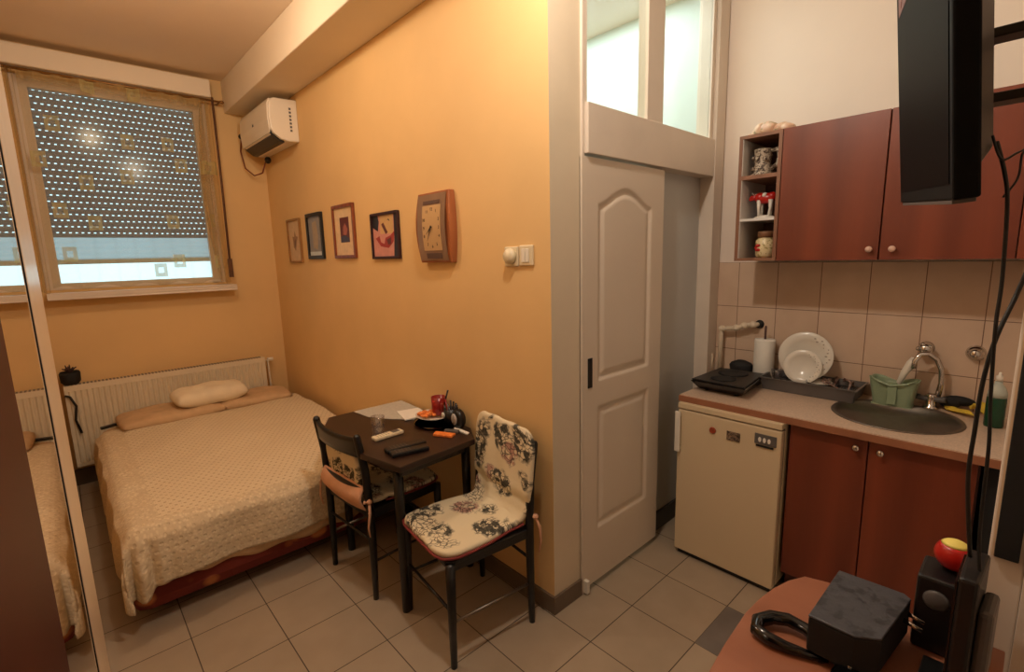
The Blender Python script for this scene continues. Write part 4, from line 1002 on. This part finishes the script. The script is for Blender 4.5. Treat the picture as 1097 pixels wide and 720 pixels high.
# objects on shelves
zs3, zs2, zs1 = cz0+.413, cz0+.207, cz0+.014; yc_ = -.142; xo = 1.20
t = thing('beer_stein', 'carved grey beer stein on the top shelf', 'mug', (xo, yc_, zs3))
MB().lathe([(.048, zs3), (.050, zs3+.01), (.040, zs3+.02), (.037, zs3+.06), (.039, zs3+.115), (.042, zs3+.125), (.038, zs3+.128), (.034, zs3+.05), (.001, zs3+.02)], (xo, yc_+.022, 0), 24).build('body', 'stein', t)
m = MB()
for i in range(16): a = i*1.3; m.ell((xo-.034*cos(a*.5)-.004, yc_+.022+.034*sin(a), zs3+.03+.005*i), (.01, .009, .010), 8)
m.build('relief', 'stein', t)
MB().tube([(xo, yc_-.012, zs3+.115), (xo, yc_-.045, zs3+.12), (xo, yc_-.057, zs3+.09), (xo, yc_-.05, zs3+.05), (xo, yc_-.018, zs3+.03)], [.009, .011, .012, .011, .009], 10).build('handle', 'stein', t)
t = thing('cow_figurine', 'red and white cow figurine on the middle shelf', 'figurine', (xo, yc_, zs2))
MB().lathe([(.001, zs2), (.05, zs2), (.05, zs2+.006), (.03, zs2+.016), (.001, zs2+.018)], (xo, yc_, 0), 20, sx=.6).build('base', 'china', t)
m = MB(); m.ell((xo, yc_-.002, zs2+.098), (.024, .045, .027)); m.ell((xo, yc_-.030, zs2+.105), (.02, .022, .022)); m.ell((xo, yc_+.025, zs2+.103), (.022, .026, .025)); m.ell((xo, yc_+.055, zs2+.105), (.012, .022, .014)); m.ell((xo, yc_+.068, zs2+.098), (.009, .011, .009))
m.build('body', 'red', t)
m = MB(); m.tube([(xo-.010, yc_+.052, zs2+.115), (xo-.022, yc_+.054, zs2+.128)], [.003, .001], 6); m.tube([(xo+.010, yc_+.052, zs2+.115), (xo+.022, yc_+.054, zs2+.128)], [.003, .001], 6); m.build('horns', 'china', t)
for (dx, dy_) in ((-.012, .025), (.012, .02), (-.012, -.03), (.012, -.026)):
    MB().tube([(xo+dx, yc_+dy_, zs2+.09), (xo+dx, yc_+dy_*1.0, zs2+.05), (xo+dx, yc_+dy_*.85, zs2+.012)], [.011, .007, .008], 8).build('leg', 'china', t)
MB().tube([(xo, yc_-.046, zs2+.11), (xo, yc_-.056, zs2+.09), (xo, yc_-.057, zs2+.055)], [.004, .003, .005], 6).build('tail', 'red', t)
m = MB(); m.ell((xo-.004, yc_+.0, zs2+.112), (.0225, .014, .0148)); m.build('saddle_patch', 'china', t)
t = thing('spice_jar', 'cream ceramic jar with red flower on the bottom shelf', 'jar', (xo, yc_, zs1))
MB().lathe([(.034, zs1), (.043, zs1+.012), (.046, zs1+.05), (.043, zs1+.085), (.034, zs1+.095), (.033, zs1+.10)], (xo, yc_-.012, 0), 24).build('body', 'jar', t)
MB().lathe([(.036, zs1+.10), (.037, zs1+.125), (.034, zs1+.130), (.001, zs1+.131)], (xo, yc_-.012, 0), 24).build('lid', C('brown lid', (132, 92, 64)), t)
m = MB()
for k in range(6): a = k*pi/3; m.ell((xo-.044+.003*abs(cos(a)), yc_+.006+.011*cos(a), zs1+.05+.012*sin(a)), (.003, .008, .008), 8)
m.build('flower', 'red', t)
# shell ornament on the top
m = MB()
for (x, y, z, a, b, c) in ((1.22, -.095, 2.17, .03, .04, .034), (1.215, -.135, 2.172, .035, .045, .032), (1.22, -.185, 2.163, .03, .04, .026), (1.21, -.225, 2.158, .03, .035, .020), (1.22, -.06, 2.15, .025, .025, .015)):
    m.ell((x, y, z), (a, b, c), 16)
m.v = [(v[0]+.004*sin(90*v[1]), v[1]+.003*sin(120*v[2]), max(2.138, v[2]+.004*sin(70*v[1]+60*v[0]))) for v in m.v]
tag(m.build('shell_ornament', 'shell'), 'knobbly pale shell ornament on top of the open shelf unit', 'ornament')

# ------------------------------------------------------------------ desk corner
DZ = .75
dk = thing('desk', 'cherry desk with rounded end at the right wall', 'desk', (-.5, -.95, 0))
pts = [(-.075, -1.15), (-.086, -.83), (-.102, -.781), (-.15, -.757), (-.209, -.741), (-.27, -.732), (-.342, -.728), (-.469, -.735), (-.62, -.75), (-.80, -.80), (-.84, -.87), (-.85, -1.15)]
m = MB(); m.prism(pts, DZ-.028, DZ); m.build('desktop', 'desk', dk, bevel=.003)
B(-.13, -.11, -1.14, -.86, 0, DZ-.028).build('side_panel', 'desk', dk); B(-.80, -.78, -1.14, -.86, 0, DZ-.028).build('side_panel', 'desk', dk); B(-.78, -.13, -1.12, -1.10, .35, DZ-.028).build('back_panel', 'desk', dk)
# black speaker box
sp_ = thing('speaker_box', 'black vinyl-covered speaker box lying on the desk', 'speaker', (-.29, -.93, DZ))
tp_ = [(-.185, -.871), (-.392, -.868), (-.392, -.948), (-.365, -.985), (-.19, -1.004), (-.178, -.99)]
m = MB(); m.prism(tp_, DZ+.022, DZ+.098); m.build('cabinet', 'blackmatte', sp_, bevel=.004)
m = MB(); m.prism([(a*1.0, b) for a, b in tp_], DZ+.098, DZ+.103); m.build('top_cover', 'leather', sp_, bevel=.002)
for x in (-.21, -.37):
    for y in (-.89, -.95): MB().lathe([(.012, DZ), (.012, DZ+.022)], (x, y, 0), 12).build('foot', 'black', sp_)
for i, y in enumerate((-1.012, -1.022)):
    m = MB(); m.tube([(-.20-.03*i, -.995, DZ+.075), (-.205-.03*i, -1.030, DZ+.07)], [.005, .0045], 10); m.build('plug', 'chrome', sp_)
# headphones lying on desk
hp = thing('headphones', 'black headphones lying on the desk before the speaker', 'headphones', (-.37, -.84, DZ))
band = [(-.356, -.912, DZ+.014), (-.343, -.885, DZ+.018), (-.330, -.850, DZ+.022), (-.330, -.815, DZ+.024), (-.345, -.785, DZ+.022), (-.375, -.768, DZ+.020), (-.402, -.776, DZ+.018), (-.408, -.80, DZ+.016), (-.402, -.835, DZ+.013), (-.388, -.875, DZ+.011), (-.374, -.905, DZ+.010)]
MB().tube(band, [.008, .012, .013, .014, .015, .015, .015, .014, .012, .009, .006], 14).build('headband', 'blackgloss', hp)
MB().ell((-.362, -.918, DZ+.014), (.014, .018, .013)).build('ear_cup', 'black', hp)
MB().ell((-.368, -.905, DZ+.022), (.004, .004, .003)).build('chrome_stud', 'chrome', hp)
ms = thing('mouse', 'black computer mouse at the near side of the speaker', 'mouse', (-.40, -.945, DZ))
MB().ell((-.405, -.945, DZ+.014), (.045, .028, .018)).build('shell', 'blackgloss', ms)
MB().lathe([(.001, -.004), (.008, -.003), (.008, .003), (.001, .004)], (-.385, -.945, DZ+.030), 14, axis='y').build('wheel', 'chrome', ms)
# desktop speaker / stand with ball
ds = thing('desktop_speaker', 'tall black desktop speaker behind the monitor', 'speaker', (-.10, -1.05, DZ))
B(-.19, -.09, -1.075, -1.008, DZ, DZ+.165).build('cabinet', 'black', ds, bevel=.006)
MB().lathe([(.001, -.004), (.018, -.004), (.022, 0)], (-.19, -1.042, DZ+.12), 18, axis='x').build('cone', 'grayplastic', ds)
bl = thing('soft_ball', 'red ball with yellow cap resting on the tall speaker', 'ball', (-.13, -1.05, DZ+.165))
m = MB(); R = .033; cB = (-.12, -1.056, DZ+.165+R)
prof = [(max(1e-4, R*sin(pi*i/16)), -R*cos(pi*i/16)) for i in range(17)]
MB().lathe(prof[:13], cB, 28).build('red_part', 'red', bl); MB().lathe(prof[12:], cB, 28).build('yellow_cap', 'yellowball', bl)
mo = thing('monitor', 'black computer monitor seen edge-on at the right', 'monitor', (-.29, -1.08, DZ))
m = MB(); m.prism([(-.20, -1.0790), (-.20, -1.1110), (-.33, -1.1040), (-.33, -1.0760)], DZ+.02, DZ+.262); m.build('screen_housing', 'black', mo, bevel=.006)
m = MB(); m.prism([(-.21, -1.0750), (-.21, -1.0790), (-.325, -1.0755), (-.325, -1.0725)], DZ+.04, DZ+.25); m.build('screen', 'blackgloss', mo)
m = MB(); m.prism([(-.22, -1.1100), (-.22, -1.1310), (-.31, -1.1270), (-.31, -1.1050)], DZ+.05, DZ+.20); m.build('back_cover', 'grayplastic', mo, bevel=.008)
m = MB(); m.prism([(-.22, -1.035), (-.22, -1.13), (-.36, -1.13), (-.36, -1.035)], DZ, DZ+.012); m.box(-.30, -.27, -1.093, -1.07, DZ+.01, DZ+.05); m.build('stand', 'black', mo, bevel=.003)

# ------------------------------------------------------------------ things at the right wall
struct(B(-.02, .03, YR, -1.103, 0, ZC).build('trim_6', 'frame', bevel=.004), 'white painted pilaster at the right wall')
bp = thing('hanging_panel', 'tall black panel hanging on the white pilaster', 'panel', (-.03, -1.13, .93))
B(-.034, -.021, -1.150, -1.112, .93, 1.75).build('board', 'blackmatte', bp, bevel=.002)
B(-.030, -.020, -1.112, -1.108, .93, 1.75).build('pale_edge', 'alu', bp)

# television on an arm
tv = thing('television', 'black television on a wall arm at upper right', 'television', (0, 0, 0)); OFF[tv.name] = (0, 0, 0)
Np, Fp = Vector((-.435, -1.02, 1.657)), Vector((.148, -.860, 1.697))
xd = (Fp-Np).normalized()            # along the width, away from the camera
upv = Vector((-.015, .105, 1)).normalized(); upv = (upv-xd*upv.dot(xd)).normalized(); nd = upv.cross(xd)   # screen normal
if nd.y < 0: nd = -nd
Wt, Ht = (Fp-Np).length, .58
tv.matrix_world = Matrix(((xd.x, nd.x, upv.x, Np.x), (xd.y, nd.y, upv.y, Np.y), (xd.z, nd.z, upv.z, Np.z), (0, 0, 0, 1)))
# local axes: x along width, y = towards viewer side (screen), z up
B(0, Wt, -.032, 0, 0, Ht).build('screen_frame', 'tvblack', tv, bevel=.004)
B(.02, Wt-.02, .0, .0012, .025, Ht-.02).build('screen', 'tvscreen', tv)
m = MB(); m.add([(.06, -.032, .03), (Wt-.06, -.032, .03), (Wt-.06, -.032, Ht-.03), (.06, -.032, Ht-.03), (.12, -.068, .07), (Wt-.12, -.068, .07), (Wt-.12, -.068, Ht-.06), (.12, -.068, Ht-.06)],
  [(0, 1, 5, 4), (1, 2, 6, 5), (2, 3, 7, 6), (3, 0, 4, 7), (4, 5, 6, 7), (3, 2, 1, 0)]); m.build('back_cover', 'grayplastic', tv, bevel=.01)
B(.02, Wt-.02, -.030, -.002, -.006, .0).build('lower_grille', 'grayplastic', tv, bevel=.001)
st_ = B(.26, .555, .0012, .0020, .415, .56).build('painted_reflection', 'redreflect', tv)  # red reflection in the glossy screen, painted as a flat patch
vs, fs = text_mesh('pesedooo', .052); m = MB(); m.add([(.41-v[0], .0028+v[2], .45+v[1]*1.0) for v in vs], fs); m.build('lettering', 'pinkreflect', st_, fix=False)  # reflected letters, modelled as text on the patch
B(.03, .075, .0012, .0016, .37, .56).build('reflection_bar', C('orange tan painted reflection', (206, 150, 96)), tv)  # orange bar of the screen reflection, painted on
# wall arm (fixed to the wall, carries the set)
ar = thing('wall_mount', 'black articulated wall arm behind the television', 'bracket', (-.20, -1.15, 1.75))
cp = tv.matrix_world @ Vector((.26, -.070, .20))
m = MB(); m.box(cp.x-.05, cp.x+.05, cp.y-.012, cp.y-.002, cp.z-.075, cp.z+.075); m.build('vesa_plate', 'black', ar, bevel=.002)
m = MB()
for dz in (-.05, .05): m.tube([(cp.x-.01, cp.y-.012, cp.z+dz), (cp.x-.05, cp.y-.03, cp.z+dz)], .008, 10)
m.build('hinge', 'black', ar)
yw_ = -1.10
for dz in (-.055, .045): B(cp.x-.09, cp.x-.045, yw_-.03, cp.y-.02, cp.z+dz-.006, cp.z+dz+.009).build('arm', 'black', ar, bevel=.002)
m = MB(); m.tube([(cp.x-.07, -1.125, cp.z-.07), (cp.x-.07, -1.125, cp.z+.07)], .012, 12); m.build('pivot', 'black', ar)
m = MB(); m.box(cp.x-.085, cp.x-.055, -1.16, -1.125, cp.z-.09, cp.z+.09)
m.build('wall_plate', 'black', ar)

# cables
def cable(pts, r, lab):
    P = [Vector(p) for p in pts]; out = []
    for i in range(len(P)-1):
        a = P[max(i-1, 0)]; b = P[i]; c = P[i+1]; d = P[min(i+2, len(P)-1)]
        for k in range(8):
            t = k/8; out.append(tuple(.5*((2*b)+(-a+c)*t+(2*a-5*b+4*c-d)*t*t+(-a+3*b-3*c+d)*t**3)))
    out.append(tuple(P[-1])); return tag(MB().tube(out, r, 8).build('cable', 'floorcloth'), lab, 'cable', 'black cables below the television')
def cpt(az, el, dist): a, e = radians(az), radians(el); return (-1.43+dist*sin(a), -1.1255+dist*cos(a), 1.594+dist*math.tan(e))
cable([cpt(86.2, 8, 1.12), cpt(86.9, 5.5, 1.12), cpt(87.3, 3, 1.12), cpt(87.6, -3, 1.13), cpt(87.6, -7, 1.13), cpt(87.9, -13, 1.14), cpt(88.2, -17, 1.14), cpt(88.4, -24, 1.15), cpt(88.9, -28, 1.15)], .0028, 'black cable falling straight from the television to the desk')
cable([cpt(90.6, 2, 1.2), cpt(89.2, -1.5, 1.2), cpt(88.5, -4.5, 1.18), cpt(87.7, -8, 1.16), cpt(87.3, -11.5, 1.16), cpt(87.2, -15.5, 1.16), cpt(87.2, -20, 1.16), cpt(88.0, -26, 1.16)], .0034, 'thicker black cable crossing from the right wall to the desk')
cable([cpt(85.9, 8.5, 1.10), cpt(86.6, 6.6, 1.11), cpt(87.4, 6.9, 1.15), cpt(88.1, 7.4, 1.2), cpt(88.9, 9.0, 1.25)], .0018, 'thin black lead from television back up to the wall arm')
cable([cpt(87.0, 3.6, 1.13), cpt(87.7, 5.0, 1.15), cpt(87.8, 6.9, 1.18), cpt(88.6, 6.6, 1.2), cpt(89.5, 8.0, 1.25)], .0016, 'thin looped black lead right of the television')

# ------------------------------------------------------------------ ceiling lamps (above the frame) and daylight
def lamp(x, y, z, power, col, rad, lab):
    t = thing('ceiling_lamp', lab, 'lamp', (x, y, z), 'ceiling lamps')
    MB().lathe([(.07, ZC), (.07, ZC-.02), (.015, ZC-.025), (.012, z+.07), (.001, z+.07)], (x, y, 0), 24).build('canopy', 'plasticwhite', t)
    MB().lathe([(.02, z+.07), (.10, z+.055), (.11, z+.04), (.10, z+.045), (.02, z+.06)], (x, y, 0), 28).build('shade', 'plasticwhite', t)
    ld = bpy.data.lights.new('lamp_bulb', 'POINT'); ld.energy = power; ld.color = col; ld.shadow_soft_size = rad
    lo = bpy.data.objects.new('lamp_bulb', ld); COL.objects.link(lo); lo.location = (x, y, z)
lamp(-1.0, 1.50, 2.88, 24, (1, .80, .59), .06, 'small ceiling lamp over the bed end')
lamp(-.50, -.12, 2.84, 46, (1, .87, .73), .05, 'small ceiling lamp over the kitchen')
ld = bpy.data.lights.new('bathroom_lamp', 'AREA'); ld.energy = 22; ld.color = (.9, .98, 1); ld.size = 1.0
lo = bpy.data.objects.new('bathroom_lamp', ld); COL.objects.link(lo); lo.location = (.82, .9, 3.02)
w = bpy.data.worlds.new('World'); scn.world = w; w.use_nodes = True
bg = w.node_tree.nodes['Background']; bg.inputs[0].default_value = (.58, .86, 1.0, 1); bg.inputs[1].default_value = 2.2

# ------------------------------------------------------------------ camera
cam = bpy.data.cameras.new('camera'); co = bpy.data.objects.new('camera', cam); COL.objects.link(co); scn.camera = co
yaw, pit, rol = radians(42.5053), radians(9.4177), radians(-1.4552)
fw = Vector((sin(yaw)*cos(pit), cos(yaw)*cos(pit), -sin(pit))); rt = Vector((cos(yaw), -sin(yaw), 0)); up = rt.cross(fw)
rt, up = rt*cos(rol)+up*sin(rol), -rt*sin(rol)+up*cos(rol)
co.matrix_world = Matrix(((rt.x, up.x, -fw.x, -1.4299), (rt.y, up.y, -fw.y, -1.1255), (rt.z, up.z, -fw.z, 1.5937), (0, 0, 0, 1)))
cam.sensor_fit = 'HORIZONTAL'; cam.sensor_width = 36; cam.lens = 36*524.045/1097; cam.clip_start = .01
scn.view_settings.view_transform = 'Standard'; scn.view_settings.look = 'None'; scn.view_settings.exposure = 0; scn.view_settings.gamma = 1
scn.view_settings.use_curve_mapping = False
scn.cycles.max_bounces = 10; scn.cycles.transparent_max_bounces = 16; scn.cycles.sample_clamp_indirect = 4
scn.cycles.use_denoising = True
